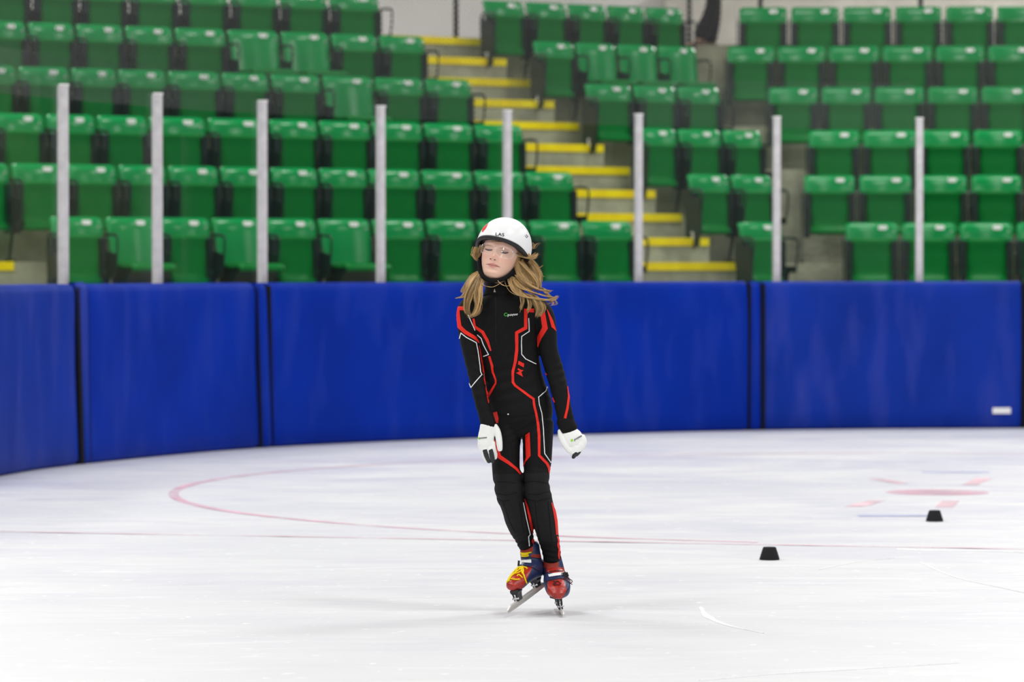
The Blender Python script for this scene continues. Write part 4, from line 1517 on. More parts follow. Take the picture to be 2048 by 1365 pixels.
# ---- clear glasses
M['clear_rim'] = material('clear_rim', (0.75, 0.72, 0.76, 1), 0.12, 0.6)
faded(M['clear_rim'], 0.0, 1.0)
_nt = M['clear_rim'].node_tree
for _l in list(_nt.links):
    if _l.to_node.type == 'MIX_SHADER' and _l.to_socket.name in ('Fac', 'Factor'):
        _nt.links.remove(_l)
for _n in _nt.nodes:
    if _n.type == 'MIX_SHADER':
        _n.inputs[0].default_value = 0.20
gl_root = None
def gy(x):
    return -0.1045 + (abs(x) / 0.068) ** 2.2 * 0.034
def lens_outline(sx, k=1.0, n=36):
    out = []
    for i in range(n):
        a = 2 * math.pi * i / n
        c_, s_ = math.cos(a), math.sin(a)
        x = sx * 0.0335 + 0.0300 * k * math.copysign(abs(c_) ** 0.62, c_)
        z = -0.011 + 0.0205 * k * math.copysign(abs(s_) ** 0.72, s_) + 0.0015 * abs(x) / 0.06
        out.append((x, z))
    return out
lens_objs = []
gm = MB()
gm.tube([HL(-0.0045, gy(0) + 0.0005, -0.004), HL(0, gy(0) - 0.001, -0.0025), HL(0.0045, gy(0) + 0.0005, -0.004)], 0.0018, 8)
glasses = child('clear_glasses', gm.mesh('clear_glasses', M['clear_rim'], True))
glasses['label'] = 'clear rimless glasses'
for sx in (-1, 1):
    m = MB()
    fo = lens_outline(sx)
    A = [HL(x, gy(x), z) for x, z in fo]
    Bk = [HL(x, gy(x) + 0.0016, z) for x, z in fo]
    nn_ = len(fo)
    ca = HL(sx * 0.0335, gy(0.0335) - 0.0006, -0.011)
    cb = HL(sx * 0.0335, gy(0.0335) + 0.0010, -0.011)
    m.add(A + [ca], [(i, (i + 1) % nn_, nn_) for i in range(nn_)])
    m.add(Bk + [cb], [((i + 1) % nn_, i, nn_) for i in range(nn_)])
    child('lens', m.mesh('lens', M['lens'], True), glasses)
    m = MB()
    m.tube([HL(x, gy(x) + 0.0008, z) for x, z in fo], 0.0011, 6, closed=True)
    child('lens_edge', m.mesh('lens_edge', M['clear_rim'], True), glasses)
    m = MB()
    m.tube([HL(sx * 0.063, gy(0.063), -0.004), HL(sx * 0.071, -0.060, -0.002), HL(sx * 0.0755, -0.040, -0.001), HL(sx * 0.078, 0.0, 0.0)], [0.0028, 0.0026, 0.0022, 0.002], 8)
    child('temple', m.mesh('temple', M['clear_rim'], True), glasses)
    m = MB()
    for q in range(3):
        x0 = sx * (0.0165 + 0.006 * q)
        m.tube([HL(x0, gy(x0) - 0.001, 0.0065), HL(x0 + sx * 0.0015, gy(x0) - 0.0015, 0.0045)], 0.0010, 6)
    m2 = MB()
    m2.tube([HL(sx * 0.058, gy(0.058) - 0.001, 0.004), HL(sx * 0.0615, gy(0.0615) - 0.001, -0.002)], 0.0020, 8)
    child('hinge', m2.mesh('hinge', M['zip'], True), glasses)

# ---- hair
HV, HF, HCOL = [], [], []
def strand(pts, r, col):
    base = len(HV)
    m_ = len(pts)
    for i, p in enumerate(pts):
        t = pts[min(m_ - 1, i + 1)] - pts[max(0, i - 1)]
        t = t.normalized() if t.length > 1e-9 else Vector((0, 0, -1))
        s_ = t.cross(Vector((0, 1, 0.01)))
        s_ = s_.normalized() if s_.length > 1e-6 else Vector((1, 0, 0))
        w_ = t.cross(s_)
        k = i / (m_ - 1)
        rad = r * (1 - 0.75 * max(0, (k - 0.55) / 0.45))
        for q in range(3):
            a = 2.0944 * q + 0.5
            HV.append(p + s_ * (math.cos(a) * rad) + w_ * (math.sin(a) * rad))
            HCOL.append(col)
    for i in range(m_ - 1):
        for q in range(3):
            HF.append((base + 3 * i + q, base + 3 * i + (q + 1) % 3, base + 3 * i + 3 + (q + 1) % 3, base + 3 * i + 3 + q))
def lock(spec, width, nst=46, tone_=0.5, wave=1.0, spread=1.0, r=0.00052):
    """spec: (zoom x, zoom y, depth offset) in the head zoom; width px at root, middle, tip"""
    ctr = [(Z1(x, y)[0], Z1(x, y)[1], D + d) for x, y, d in spec]
    cc = crom(ctr, 6)
    m_ = len(cc)
    nst = int(nst * 2.4)
    ncl = max(3, nst // 14)
    cl_ = [(random.uniform(0, 2 * math.pi), math.sqrt(random.random()), random.uniform(0, 6.28), random.uniform(0, 6.28), random.gauss(0, 1), random.gauss(0, 0.24), random.uniform(0.85, 1.0)) for _ in range(ncl)]
    for _ in range(nst):
        a, rad, ph, ph2, fly, tshift, cend = random.choice(cl_)
        ja, jr = random.uniform(0, 2 * math.pi), math.sqrt(random.random())
        end = min(1.0, cend * random.uniform(0.88, 1.06))
        jf = random.gauss(0, 0.5)
        stray = 2.6 if random.random() < 0.07 else 1.0
        pts = []
        for i in range(m_):
            k = i / (m_ - 1)
            if k > end: break
            w_ = np.interp(k, [0, 0.5, 1], width) / 2
            cw = (0.42 - 0.26 * k) * stray                     # strands gather into tips
            ox = rad * math.cos(a + 0.8 * k) + cw * jr * math.cos(ja)
            oy = rad * math.sin(a + 0.8 * k) + cw * jr * math.sin(ja)
            px = cc[i][0] + ox * w_ + wave * 0.8 * math.sin(ph + 7 * k) + (fly + jf) * spread * 1.3 * k * k
            py = cc[i][1] + ox * w_ * 0.25 + wave * 0.6 * math.sin(ph2 + 6 * k)
            dd = cc[i][2] + oy * w_ * 0.7 * PXM
            pts.append(S(px, py, dd))
        if len(pts) < 3: continue
        v = min(1, max(0, random.gauss(tone_ + tshift, 0.16)))
        c0, c1 = np.array((0.12, 0.064, 0.022)), np.array((0.78, 0.52, 0.23))
        cl = c0 * (1 - v) + c1 * v
        strand(pts, r * random.uniform(0.8, 1.3), (cl[0], cl[1], cl[2], 1.0))
# image-right side: behind the cheek, over the shoulder, blown outward
lock([(790, 430, -.05), (830, 530, -.06), (910, 590, -.065), (1010, 595, -.06), (1085, 548, -.05)], (14, 17, 7), 120, 0.62)
lock([(900, 480, -.03), (960, 560, -.045), (1020, 585, -.05), (1080, 530, -.04)], (14, 14, 6), 70, 0.5)
lock([(788, 430, -.05), (815, 540, -.05), (845, 650, -.04), (880, 760, -.05), (960, 860, -.07), (1080, 940, -.08), (1210, 1000, -.07), (1250, 998, -.07)], (9, 14, 5), 90, 0.55)
lock([(850, 480, -.01), (960, 600, -.01), (1040, 690, -.02), (1085, 790, -.03), (1080, 890, -.05), (1010, 950, -.07), (900, 965, -.09)], (14, 16, 8), 100, 0.45)
lock([(775, 830, -.06), (800, 930, -.08), (870, 1040, -.11), (980, 1095, -.12), (1130, 1108, -.12), (1260, 1112, -.11), (1332, 1068, -.10)], (16, 26, 4), 170, 0.66)
lock([(830, 880, -.07), (920, 980, -.10), (1060, 1030, -.11), (1180, 1070, -.11), (1310, 1090, -.10)], (18, 24, 6), 150, 0.72)
lock([(860, 820, -.08), (960, 920, -.10), (1080, 985, -.11), (1180, 1010, -.11), (1262, 1000, -.10)], (16, 22, 8), 130, 0.6)
lock([(870, 640, -.05), (960, 740, -.06), (1040, 830, -.07), (1080, 930, -.08), (1060, 1020, -.10)], (16, 20, 12), 120, 0.5)
lock([(990, 620, 0), (1060, 700, -.02), (1095, 800, -.02), (1165, 825, -.02)], (12, 10, 2), 40, 0.6)
lock([(900, 560, 0), (960, 680, -.01), (1000, 800, -.03), (1040, 900, -.05), (1100, 960, -.07), (1190, 985, -.07)], (18, 18, 5), 110, 0.5)
lock([(850, 600, -.04), (880, 700, -.05), (920, 800, -.06), (960, 900, -.08), (1000, 1010, -.11), (1060, 1060, -.115)], (16, 18, 12), 110, 0.6)
lock([(830, 560, -.05), (840, 680, -.06), (870, 790, -.07), (930, 880, -.09), (1030, 960, -.10), (1130, 1020, -.10)], (10, 13, 7), 80, 0.7)
lock([(870, 960, -.10), (890, 1080, -.125), (895, 1170, -.13), (868, 1275, -.125)], (8, 7, 2), 34, 0.4)
lock([(930, 1030, -.11), (985, 1120, -.125), (992, 1200, -.13), (958, 1295, -.125)], (9, 8, 2), 40, 0.45)
lock([(980, 1050, -.11), (1050, 1130, -.125), (1085, 1230, -.13), (1060, 1345, -.125)], (12, 11, 3), 60, 0.5)
lock([(1050, 1060, -.11), (1110, 1130, -.12), (1140, 1230, -.125), (1095, 1345, -.12)], (12, 11, 4), 60, 0.45)
lock([(1080, 1080, -.10), (1140, 1150, -.11), (1160, 1240, -.11), (1120, 1320, -.11)], (9, 9, 3), 40, 0.35)
lock([(1000, 480, 0.02), (1030, 440, 0.02), (1070, 400, 0.02)], (8, 14, 14), 10, 0.5, 1.6, 3.0, 0.0005)
lock([(1080, 740, -.02), (1120, 710, -.02), (1165, 680, -.02)], (2, 3, 2), 3, 0.9, r=0.0006)
lock([(1090, 860, -.03), (1120, 900, -.05), (1135, 960, -.06)], (8, 10, 12), 22, 0.55, 1.6, 2.5, 0.0006)
lock([(1150, 980, -.07), (1220, 1060, -.09), (1260, 1150, -.10), (1200, 1190, -.10)], (14, 16, 18), 22, 0.6, 1.8, 3.0, 0.0006)
# temple and forehead hair under the helmet
lock([(770, 395, -.075), (795, 450, -.07), (808, 520, -.06), (810, 620, -.05), (790, 700, -.05)], (7, 8, 5), 60, 0.35)
lock([(840, 420, -.04), (880, 500, -.03), (930, 560, -.02), (1000, 590, -.01)], (16, 20, 14), 90, 0.25)
lock([(520, 385, -.10), (600, 392, -.105), (700, 405, -.10), (770, 430, -.09)], (3, 4, 4), 30, 0.3)
lock([(395, 440, -.055), (380, 480, -.05), (360, 530, -.045), (345, 580, -.04)], (8, 8, 5), 50, 0.4)
lock([(350, 470, -.02), (320, 545, -.02), (318, 590, -.02), (350, 640, -.02)], (11, 13, 4), 60, 0.6)
# image-left side
lock([(385, 770, -.04), (310, 830, -.06), (240, 950, -.09), (185, 1060, -.10), (78, 1098, -.10)], (14, 18, 5), 120, 0.68)
lock([(395, 790, -.05), (330, 890, -.08), (260, 1010, -.11), (215, 1130, -.12), (205, 1240, -.125), (250, 1340, -.12)], (14, 15, 8), 110, 0.5)
lock([(405, 830, -.06), (355, 950, -.10), (335, 1080, -.12), (350, 1190, -.13), (325, 1290, -.13), (235, 1345, -.125)], (10, 13, 7), 100, 0.45)
lock([(370, 810, -.05), (290, 900, -.08), (235, 1000, -.10), (200, 1110, -.12), (195, 1200, -.12)], (12, 13, 6), 80, 0.65)
lock([(340, 800, -.03), (270, 850, -.05), (230, 910, -.07), (170, 1000, -.08), (150, 1040, -.08)], (10, 12, 6), 60, 0.7, 1.4, 1.6)
lock([(410, 860, -.07), (385, 980, -.11), (375, 1120, -.13), (330, 1260, -.135), (255, 1330, -.13)], (7, 9, 6), 70, 0.75)
lock([(590, 880, -.10), (640, 925, -.11), (700, 945, -.11), (800, 930, -.10)], (2, 2, 1.5), 6, 0.8, 0.4, 0.3, 0.0006)
lock([(365, 905, -.09), (440, 945, -.11), (540, 955, -.115), (670, 885, -.11)], (2, 2.5, 1.5), 6, 0.7, 0.5, 0.3, 0.0006)
# mass behind the neck
for q in range(7):
    x0 = 400 + q * 70
    lock([(x0 + 60, 560, 0.09), (x0 + 60, 760, 0.08), (x0 + 50 + 14 * q, 930, 0.07), (x0 + 40 + 26 * q, 1060, 0.06)], (16, 18, 12), 40, 0.25)
me = bpy.data.meshes.new('hair')
me.from_pydata([tuple(v) for v in HV], [], HF)
me.materials.append(M['hair'])
me.polygons.foreach_set('use_smooth', [True] * len(me.polygons))
ca_ = me.color_attributes.new('strand', 'FLOAT_COLOR', 'POINT')
ca_.data.foreach_set('color', [c for q in HCOL for c in q])
hair = child('hair', me)
hair['label'] = 'long loose blond hair'

# ---- gloves
def glove(chains, tips, texts, voxel=0.0021):
    g = MB()
    for c_ in chains:
        limb(g, c_, 14, 4)
    me = remesh(g, 'glove', M['glove'], voxel, 2, 0.4)
    o = child('glove', me)
    o['label'] = 'white glove with dark fingertips'
    gb = bvh_of(me)
    for c_ in tips:
        t = MB()
        limb(t, c_, 12, 4)
        child('rubber_fingertip', remesh(t, 'rubber_fingertip', M['glove_tip'], 0.0019, 1), o)
    return o, gb
g = D - .10
gA, gbA = glove([
    [(975, 852, g - .004, 15, 11), (974, 862, g - .006, 15.5, 11), (972, 876, g - .010, 16.5, 10.5), (971, 890, g - .014, 16, 9), (972, 897, g - .014, 15, 8)],
    [(962, 886, g - .012, 6, 6), (964, 898, g - .018, 5.6, 5.6), (968, 911, g - .016, 5.2, 5.2), (973, 922, g - .006, 4.6, 4.6)],
    [(968, 890, g - .014, 6, 6), (970, 902, g - .022, 5.4, 5.4), (974, 914, g - .020, 5, 5), (978, 922, g - .010, 4.4, 4.4)],
    [(977, 890, g - .014, 6, 6), (980, 902, g - .022, 5.4, 5.4), (983, 914, g - .020, 5, 5), (985, 922, g - .010, 4.4, 4.4)],
    [(985, 886, g - .012, 5.6, 6), (987, 898, g - .016, 5.2, 5.4), (990, 909, g - .012, 4.8, 5), (990, 917, g - .002, 4.2, 4.4)],
    [(990, 852, g - .002, 5, 6), (995, 864, g - .010, 6.5, 7), (998, 880, g - .018, 6.6, 6.6), (999.5, 894, g - .022, 5.8, 5.8), (1000, 901, g - .022, 4.8, 4.8)],
], [
    [(969.5, 901, g - .0235, 5.6, 5.0), (973.5, 913, g - .0225, 5.4, 5.2), (978.5, 924, g - .010, 4.8, 4.8)],
    [(980.5, 901, g - .0235, 5.6, 5.0), (983.5, 913, g - .0225, 5.4, 5.2), (985.5, 924, g - .010, 4.8, 4.8)],
], None)
g2 = D - .066
gB, gbB = glove([
    [(1137, 864, g2 - .002, 16, 11), (1140.5, 869.5, g2 - .006, 19, 12.5), (1145, 877, g2 - .010, 21, 13), (1149, 887, g2 - .012, 20, 12), (1151, 893, g2 - .012, 17, 10)],
    [(1164, 874, g2 - .010, 6.5, 7), (1168, 884, g2 - .018, 6, 6), (1164, 896, g2 - .020, 5.4, 5.4), (1158, 904, g2 - .012, 5, 5)],
    [(1158, 882, g2 - .012, 7, 7), (1161, 893, g2 - .024, 6, 6), (1157, 904, g2 - .024, 5.4, 5.4), (1151, 911, g2 - .014, 5, 5)],
    [(1150, 888, g2 - .012, 7, 7), (1152, 898, g2 - .026, 6, 6), (1150, 908, g2 - .026, 5.4, 5.4), (1147, 913, g2 - .016, 5, 5)],
    [(1142, 888, g2 - .010, 7, 7), (1143, 899, g2 - .020, 6, 6), (1145, 908, g2 - .020, 5.2, 5.2), (1146, 912, g2 - .012, 4.6, 4.6)],
    [(1120, 862, g2 - .002, 5, 6), (1123, 874, g2 - .012, 7, 7), (1128, 886, g2 - .020, 6.6, 6.6), (1135, 898, g2 - .024, 5.6, 5.6), (1141, 905, g2 - .024, 4.6, 4.6)],
], [
    [(1152, 905, g2 - .030, 4.6, 4.6), (1149, 911, g2 - .026, 4.8, 4.8), (1146.5, 916, g2 - .018, 3.6, 3.6)],
    [(1162, 899, g2 - .025, 3.6, 4.2), (1157, 906, g2 - .026, 4.0, 4.2), (1152, 911, g2 - .020, 4, 4)],
], None)
def on_glove(mbx, name, mat, o):
    if mbx.f:
        return child(name, mbx.mesh(name, mat, True, fix=False), o)
on_glove(patch(gbA, [Z3(465, 968), Z3(485, 962), Z3(490, 985), Z3(465, 992)], 0.0012, 1.0), 'lime_square', M['lime_print'], gA)
on_glove(printed_text(gbA, 'pogee', Z3(488, 985)[0], Z3(488, 985)[1], 5.6, -6, 0.25, 0.0012, 1.1), 'glove_lettering', M['ink'], gA)
on_glove(patch(gbB, [Z3(1622, 992), Z3(1648, 986), Z3(1652, 1012), Z3(1626, 1020)], 0.0012, 1.0), 'lime_square', M['lime_print'], gB)
on_glove(printed_text(gbB, 'pogee', Z3(1665, 1008)[0], Z3(1665, 1008)[1], 6.6, -29, 0.25, 0.0012, 1.1), 'glove_lettering', M['ink'], gB)
# black cuffs between sleeve and glove
for c_ in ([(974, 838, D - .094, 15.4, 14), (976, 848, D - .099, 15.4, 13.4), (976.5, 855, D - .101, 15.0, 12.6)], [(1129, 840, D - .062, 17.6, 16), (1134.5, 852, D - .066, 18.2, 15.5), (1138.5, 861, D - .069, 18.4, 15)]):
    cf = MB()
    limb(cf, c_, 24, 4)
    child('knit_cuff', remesh(cf, 'knit_cuff', M['suit'], 0.003, 2))

# ---- speed skates
def skate(chains, color_fn, lab, P0, P1, ballpt, cups):
    b = MB()
    for c_, sq_ in chains:
        limb(b, c_, 28, 5, sq=sq_)
    me = remesh(b, 'speed_skate', [M['navy'], M['boot_red'], M['boot_tongue'], M['boot_sole']], 0.0017, 6)
    for p in me.polygons:
        c_ = p.center
        px, py = 1024 + F * c_.x / c_.y, HZ + F * (H - c_.z) / c_.y
        p.material_index = color_fn(px, py, c_, p.normal)
    o = child('speed_skate', me)
    o['label'] = lab
    bb = bvh_of(me)
    ax = (P1 - P0)
    Lb = ax.length
    ax.normalize()
    tq = (ballpt - P0).dot(ax)
    up = ballpt - (P0 + ax * tq)
    up.normalize()
    sd = ax.cross(up).normalized()
    # blade: runner and tube
    m = MB()
    def pt(t, u_, s_): return P0 + ax * t + up * u_ + sd * s_
    nseg = 12
    prof = [(0.0, -0.0010), (0.012, -0.0012), (0.012, -0.0042), (0.022, -0.0046), (0.025, -0.002), (0.025, 0.002), (0.022, 0.0046), (0.012, 0.0042), (0.012, 0.0012), (0.0, 0.0010)]
    rings = []
    for i in range(nseg + 1):
        t = Lb * i / nseg
        rock = 0.002 * (2 * i / nseg - 1) ** 2
        top_cut = 0.55 if i in (0, nseg) else 1.0
        rings.append([pt(t, (u_ * top_cut if u_ > 0.012 else u_) + (rock if u_ < 0.005 else 0), s_) for u_, s_ in prof])
    m.loft(rings)
    child('blade', m.mesh('blade', M['steel']), o)
    for t, topw in cups:
        hit = bb.ray_cast(pt(t, 0.026, 0), up)
        hgt = (hit[0] - pt(t, 0, 0)).length if hit[0] is not None else 0.06
        m = MB()
        hgt += 0.006
        pf = [(-topw / 2, hgt), (topw / 2, hgt), (topw / 2, hgt - 0.008), (0.011, hgt - 0.018), (0.008, 0.020), (-0.008, 0.020), (-0.011, hgt - 0.018), (-topw / 2, hgt - 0.008)]
        a_ = [pt(t - 0.02, u_, s_) for s_, u_ in pf]
        c_ = [pt(t + 0.02, u_, s_) for s_, u_ in pf]
        m.add(a_ + c_, [tuple(range(8))[::-1], tuple(range(8, 16))] + [(i, (i + 1) % 8, 8 + (i + 1) % 8, 8 + i) for i in range(8)])
        cu = child('blade_cup', m.mesh('blade_cup', M['cup']), o)
        m = MB()
        m.tube([pt(t - 0.021, 0.032, -0.013), pt(t - 0.021, 0.032, 0.013)], 0.0035, 8)
        m.tube([pt(t - 0.022, 0.022, 0.0), pt(t - 0.023, hgt * 0.75, 0.0)], 0.0032, 8)
        child('cup_bolt', m.mesh('cup_bolt', M['alu_cup'], True), o)
    return o, bb

def colA(px, py, c, nrm):
    if c.z < 0.0: return 3
    # toe cap and front red, strap band navy, red tongue at the top
    t = (px - (1063 + (py - 1140) * -0.46))          # toe boundary falls to the lower left
    if py > 1134 and t < 0 and nrm.z > -0.9: return 1
    if py < 1106 and px < 1066: return 2
    if 1110 < py < 1117 and px > 1062: return 2
    if nrm.z < -0.8: return 3
    return 0
def colB(px, py, c, nrm):
    if nrm.z < -0.9: return 3
    if py > 1163.5 - (px - 1097) * 0.17 and px > 1094.5 + max(0, 1170 - py) * 0.2 and px < 1127 + (py - 1160) * 0.32 + (0 if py < 1182 else (py - 1182) * -0.9): return 1
    if py < 1137 and px < 1117: return 2
    if 1133 < py < 1147 and px > 1092: return 1 if py > 1136 else 0
    return 0
skA, bA = skate([([(1079, 1134, .275, 13, 17), (1071, 1138, .225, 18, 21), (1058, 1143, .165, 20, 20), (1044, 1154, .105, 20.5, 17), (1032, 1167, .055, 19, 14.5), (1023.5, 1174, .03, 13, 10)], 2.3),
                 ([(1060, 1092, .232, 19.5, 20), (1060.5, 1106, .228, 20.5, 22), (1063, 1122, .222, 21, 24), (1068, 1142, .225, 19, 24)], 2.2)],
                colA, 'red and navy skate boot with yellow laces', S(1016.5, 1230, -.06), S(1092, 1174, .28), S(1044, 1154, .105), ((0.115, 0.034), (0.30, 0.034)))
skB, bB = skate([([(1108, 1160, .275, 15, 20), (1109, 1158, .225, 20, 24), (1111, 1162, .155, 24.5, 22), (1115, 1173, .085, 26, 19), (1116.5, 1184, .04, 23, 15), (1116, 1191, .018, 15, 9.5)], 2.4),
                 ([(1105, 1117, .232, 18, 19), (1106.5, 1132, .228, 20.5, 22), (1108.5, 1150, .222, 23, 25)], 2.2)],
                colB, 'red and navy skate boot with dark red laces', S(1127, 1236.6, -.045), S(1116, 1218.3, .34), S(1114, 1176, .085), ((0.125, 0.066), (0.30, 0.05)))
def on_skate(mbx, name, mat, o):
    if mbx.f:
        return child(name, mbx.mesh(name, mat, True, fix=False), o)
def lace(bvh, pts, r, o, mat, name='lace', lift=0.0022):
    P = crom([tuple(p) for p in pts], 5)
    q = [cast(bvh, p[0], p[1], lift) for p in P]
    # loose ends hang past the boot: keep the depth of the last touching point
    last = None
    out = []
    for p, h in zip(P, q):
        if h is None:
            if last is None: continue
            h = S(p[0], p[1], last.y - SY)
        last = h
        out.append(h)
    if len(out) > 2:
        m = MB()
        m.tube(out, r, 7)
        return child(name, m.mesh(name, mat, True), o)
for pts_ in ([(262, 735), (300, 660), (350, 590), (430, 510), (510, 495)], [(300, 650), (380, 590), (450, 540), (500, 510)], [(430, 505), (380, 590), (320, 650), (285, 720)], [(320, 680), (380, 690), (450, 688)],
             [(410, 640), (440, 620), (490, 665)], [(500, 510), (500, 580), (520, 660), (550, 745)], [(470, 500), (485, 590), (520, 630)], [(510, 505), (545, 510), (562, 530)], [(350, 610), (420, 590), (480, 560)],
             [(440, 530), (470, 500), (505, 540), (500, 600)]):
    lace(bA, [Z5(*p) for p in pts_], 0.0027, skA, M['lace_yellow'])
for pts_ in ([(470, 285), (540, 290), (630, 275)], [(490, 305), (540, 310), (585, 300)], [(485, 330), (540, 335), (590, 325)]):
    lace(bA, [Z5(*p) for p in pts_], 0.0029, skA, M['lace_yellow'])
on_skate(patch(bA, [Z5(455, 395), Z5(520, 385), Z5(625, 388), Z5(625, 440), Z5(540, 436), Z5(455, 430)], 0.0022, 1.3), 'strap_label', M['white_print'], skA)
on_skate(patch(bB, [Z5(885, 618), Z5(960, 596), Z5(1040, 585), Z5(1080, 588), Z5(1076, 626), Z5(1000, 636), Z5(900, 652)], 0.0022, 1.3), 'strap_label', M['white_print'], skB)
# velcro strap edges
for bv, sk, pts_ in ((bA, skA, [(440, 365), (540, 350), (640, 350), (760, 370)]), (bA, skA, [(420, 495), (520, 478), (640, 505), (740, 560)]), (bB, skB, [(800, 600), (900, 572), (1000, 556), (1110, 560)]), (bB, skB, [(850, 716), (960, 690), (1060, 674), (1150, 672)])):
    on_skate(ribbon(bv, [Z5(*p) for p in pts_], 1.1, 1.4, 0.0016), 'strap_edge', M['ink'], sk)
for pts_ in ([(950, 700), (1000, 740), (960, 760)], [(1010, 720), (960, 760), (1040, 770)], [(965, 780), (1010, 770), (1060, 775)], [(970, 720), (1040, 720), (1070, 760)]):
    lace(bB, [Z5(*p) for p in pts_], 0.0017, skB, M['lace_red'])
for pts_ in ([(1090, 680), (1150, 700), (1210, 740), (1250, 762)], [(1120, 660), (1180, 680), (1230, 690), (1248, 720), (1225, 740)], [(1150, 650), (1195, 660), (1220, 720)]):
    lace(bB, [Z5(*p) for p in pts_], 0.0016, skB, M['lace_red'])
m = MB()
bk = cast(bB, *Z5(1130, 630), 0.004) or S(1130, 1153, .15)
for q, (dx, dz, rx, rz) in enumerate(((0.0, 0.0, 0.007, 0.010), (0.009, 0.002, 0.004, 0.008))):
    m.box((bk.x + dx, bk.y, bk.z + dz), (2 * rx, 0.014, 2 * rz), Matrix.Rotation(math.radians(-20), 3, 'Y'))
child('buckle', m.mesh('buckle', M['cup']), skB)
m = MB()
bk = cast(bA, *Z5(445, 440), 0.003) or S(1038.5, 1128, .15)
m.box((bk.x - 0.002, bk.y, bk.z), (0.008, 0.014, 0.020), Matrix.Rotation(math.radians(5), 3, 'Y'))
child('buckle', m.mesh('buckle', M['cup']), skA)
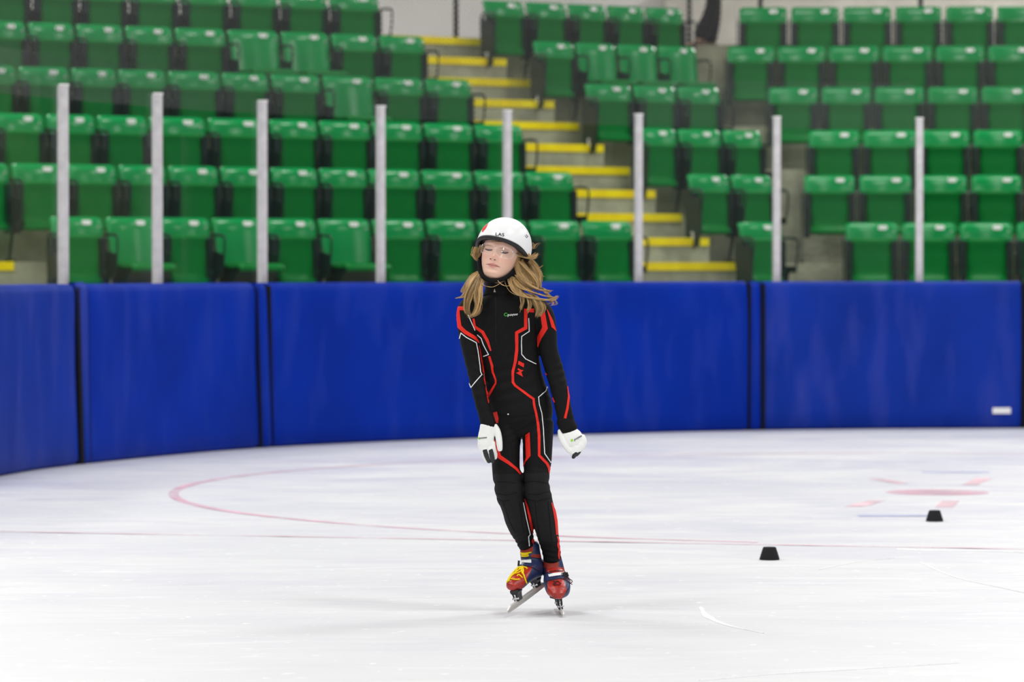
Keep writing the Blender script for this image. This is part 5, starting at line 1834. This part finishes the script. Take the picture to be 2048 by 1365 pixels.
# ================================================================== person walking on the concourse, cut by the picture's top edge
def walker():
    Yw = 41.75
    zb = Z0 + 6 * RISE
    x0 = (1418 - 1024) / F * Yw
    root = empty('person', (x0, Yw, zb))
    tag(root, 'person in black trousers and brown shoes walking behind the top row', 'person')
    def skin(name, pts, edges, rad, mat, smooth_lv=2):
        me = bpy.data.meshes.new(name)
        me.from_pydata(pts, edges, [])
        o = bpy.data.objects.new(name, me)
        COL.objects.link(o)
        sk = o.modifiers.new('skin', 'SKIN')
        sk.use_smooth_shade = True
        ss_ = o.modifiers.new('sub', 'SUBSURF')
        ss_.levels = ss_.render_levels = smooth_lv
        for v, r_ in zip(me.skin_vertices[0].data, rad):
            v.radius = r_
        me.skin_vertices[0].data[0].use_root = True
        dg = bpy.context.evaluated_depsgraph_get()
        out = bpy.data.meshes.new_from_object(o.evaluated_get(dg))
        bpy.data.objects.remove(o)
        out.materials.clear()
        out.materials.append(mat)
        out.polygons.foreach_set('use_smooth', [True] * len(out.polygons))
        return link(name, out, root)
    # walking toward the image's left edge; legs overlap in this view
    P = [(0.03, 0, 0.92), (0.03, 0, 1.10), (0.02, 0, 1.32), (0.02, 0, 1.45), (0.0, 0, 1.52), (-0.01, 0, 1.64),
         (0.04, -0.09, 0.88), (0.035, -0.09, 0.50), (-0.10, -0.09, 0.16), (-0.11, -0.09, 0.08), (-0.25, -0.09, 0.04),
         (0.04, 0.09, 0.88), (0.06, 0.09, 0.50), (0.02, 0.10, 0.16), (0.02, 0.10, 0.08), (-0.13, 0.10, 0.04),
         (0.02, -0.20, 1.40), (0.06, -0.24, 1.12), (-0.04, -0.22, 0.90), (-0.07, -0.22, 0.80),
         (0.02, 0.20, 1.40), (0.08, 0.24, 1.12), (0.02, 0.22, 0.90), (0.0, 0.22, 0.80)]
    Eg = [(0, 1), (1, 2), (2, 3), (3, 4), (4, 5), (0, 6), (6, 7), (7, 8), (8, 9), (9, 10), (0, 11), (11, 12), (12, 13), (13, 14), (14, 15), (2, 16), (16, 17), (17, 18), (18, 19), (2, 20), (20, 21), (21, 22), (22, 23)]
    Rd = [(.13, .16), (.12, .15), (.13, .19), (.06, .06), (.055, .055), (.10, .085), (.09, .09), (.06, .06), (.04, .04), (.04, .04), (.03, .035), (.09, .09), (.06, .06), (.04, .04), (.04, .04), (.03, .035),
          (.055, .055), (.045, .045), (.035, .035), (.03, .02), (.055, .055), (.045, .045), (.035, .035), (.03, .02)]
    sk = material('walker_skin', (0.55, 0.33, 0.24, 1), 0.5, 0.3)
    skin('body', P, Eg, Rd, sk)
    blk = material('black_trousers', (0.010, 0.010, 0.012, 1), 0.8, 0.2)
    coat = material('dark_coat', (0.02, 0.02, 0.025, 1), 0.8, 0.2)
    shoe = material('brown_shoe', (0.10, 0.06, 0.045, 1), 0.6, 0.3)
    tp = [(0.03, 0, 0.95), (0.04, -0.09, 0.86), (0.04, -0.09, 0.50), (-0.02, -0.09, 0.32), (-0.09, -0.09, 0.19), (-0.10, -0.09, 0.11), (0.04, 0.09, 0.86), (0.06, 0.09, 0.50), (0.05, 0.10, 0.32), (0.02, 0.10, 0.17), (0.01, 0.10, 0.08)]
    te = [(0, 1), (1, 2), (2, 3), (3, 4), (4, 5), (0, 6), (6, 7), (7, 8), (8, 9), (9, 10)]
    trd = [(.15, .17), (.105, .105), (.085, .085), (.085, .085), (.10, .09), (.08, .08), (.105, .105), (.085, .085), (.085, .085), (.085, .085), (.08, .08)]
    skin('trousers', tp, te, trd, blk)
    cp = [(0.03, 0, 0.92), (0.03, 0, 1.12), (0.02, 0, 1.34), (0.02, 0, 1.44), (0.02, -0.20, 1.39), (0.06, -0.24, 1.12), (-0.03, -0.22, 0.92), (0.02, 0.20, 1.39), (0.08, 0.24, 1.12), (0.03, 0.22, 0.92)]
    ce = [(0, 1), (1, 2), (2, 3), (2, 4), (4, 5), (5, 6), (2, 7), (7, 8), (8, 9)]
    skin('coat', cp, ce, [(.16, .19), (.15, .18), (.15, .21), (.08, .08), (.07, .07), (.06, .06), (.05, .05), (.07, .07), (.06, .06), (.05, .05)], coat)
    for q, yy in ((-0.11, -0.09), (0.02, 0.10)):
        m = MB()
        prof = [(0.07, 0.0), (0.075, 0.06), (0.05, 0.11), (-0.02, 0.11), (-0.08, 0.075), (-0.16, 0.055), (-0.205, 0.035), (-0.21, 0.0)]
        m.prism(prof, -0.042, 0.042, lambda p, a: (p[0] + q, a + yy, p[1] + 0.001))
        o = m.build('shoe', shoe, root)
        bv = o.modifiers.new('b', 'BEVEL'); bv.width = 0.012; bv.segments = 2
walker()
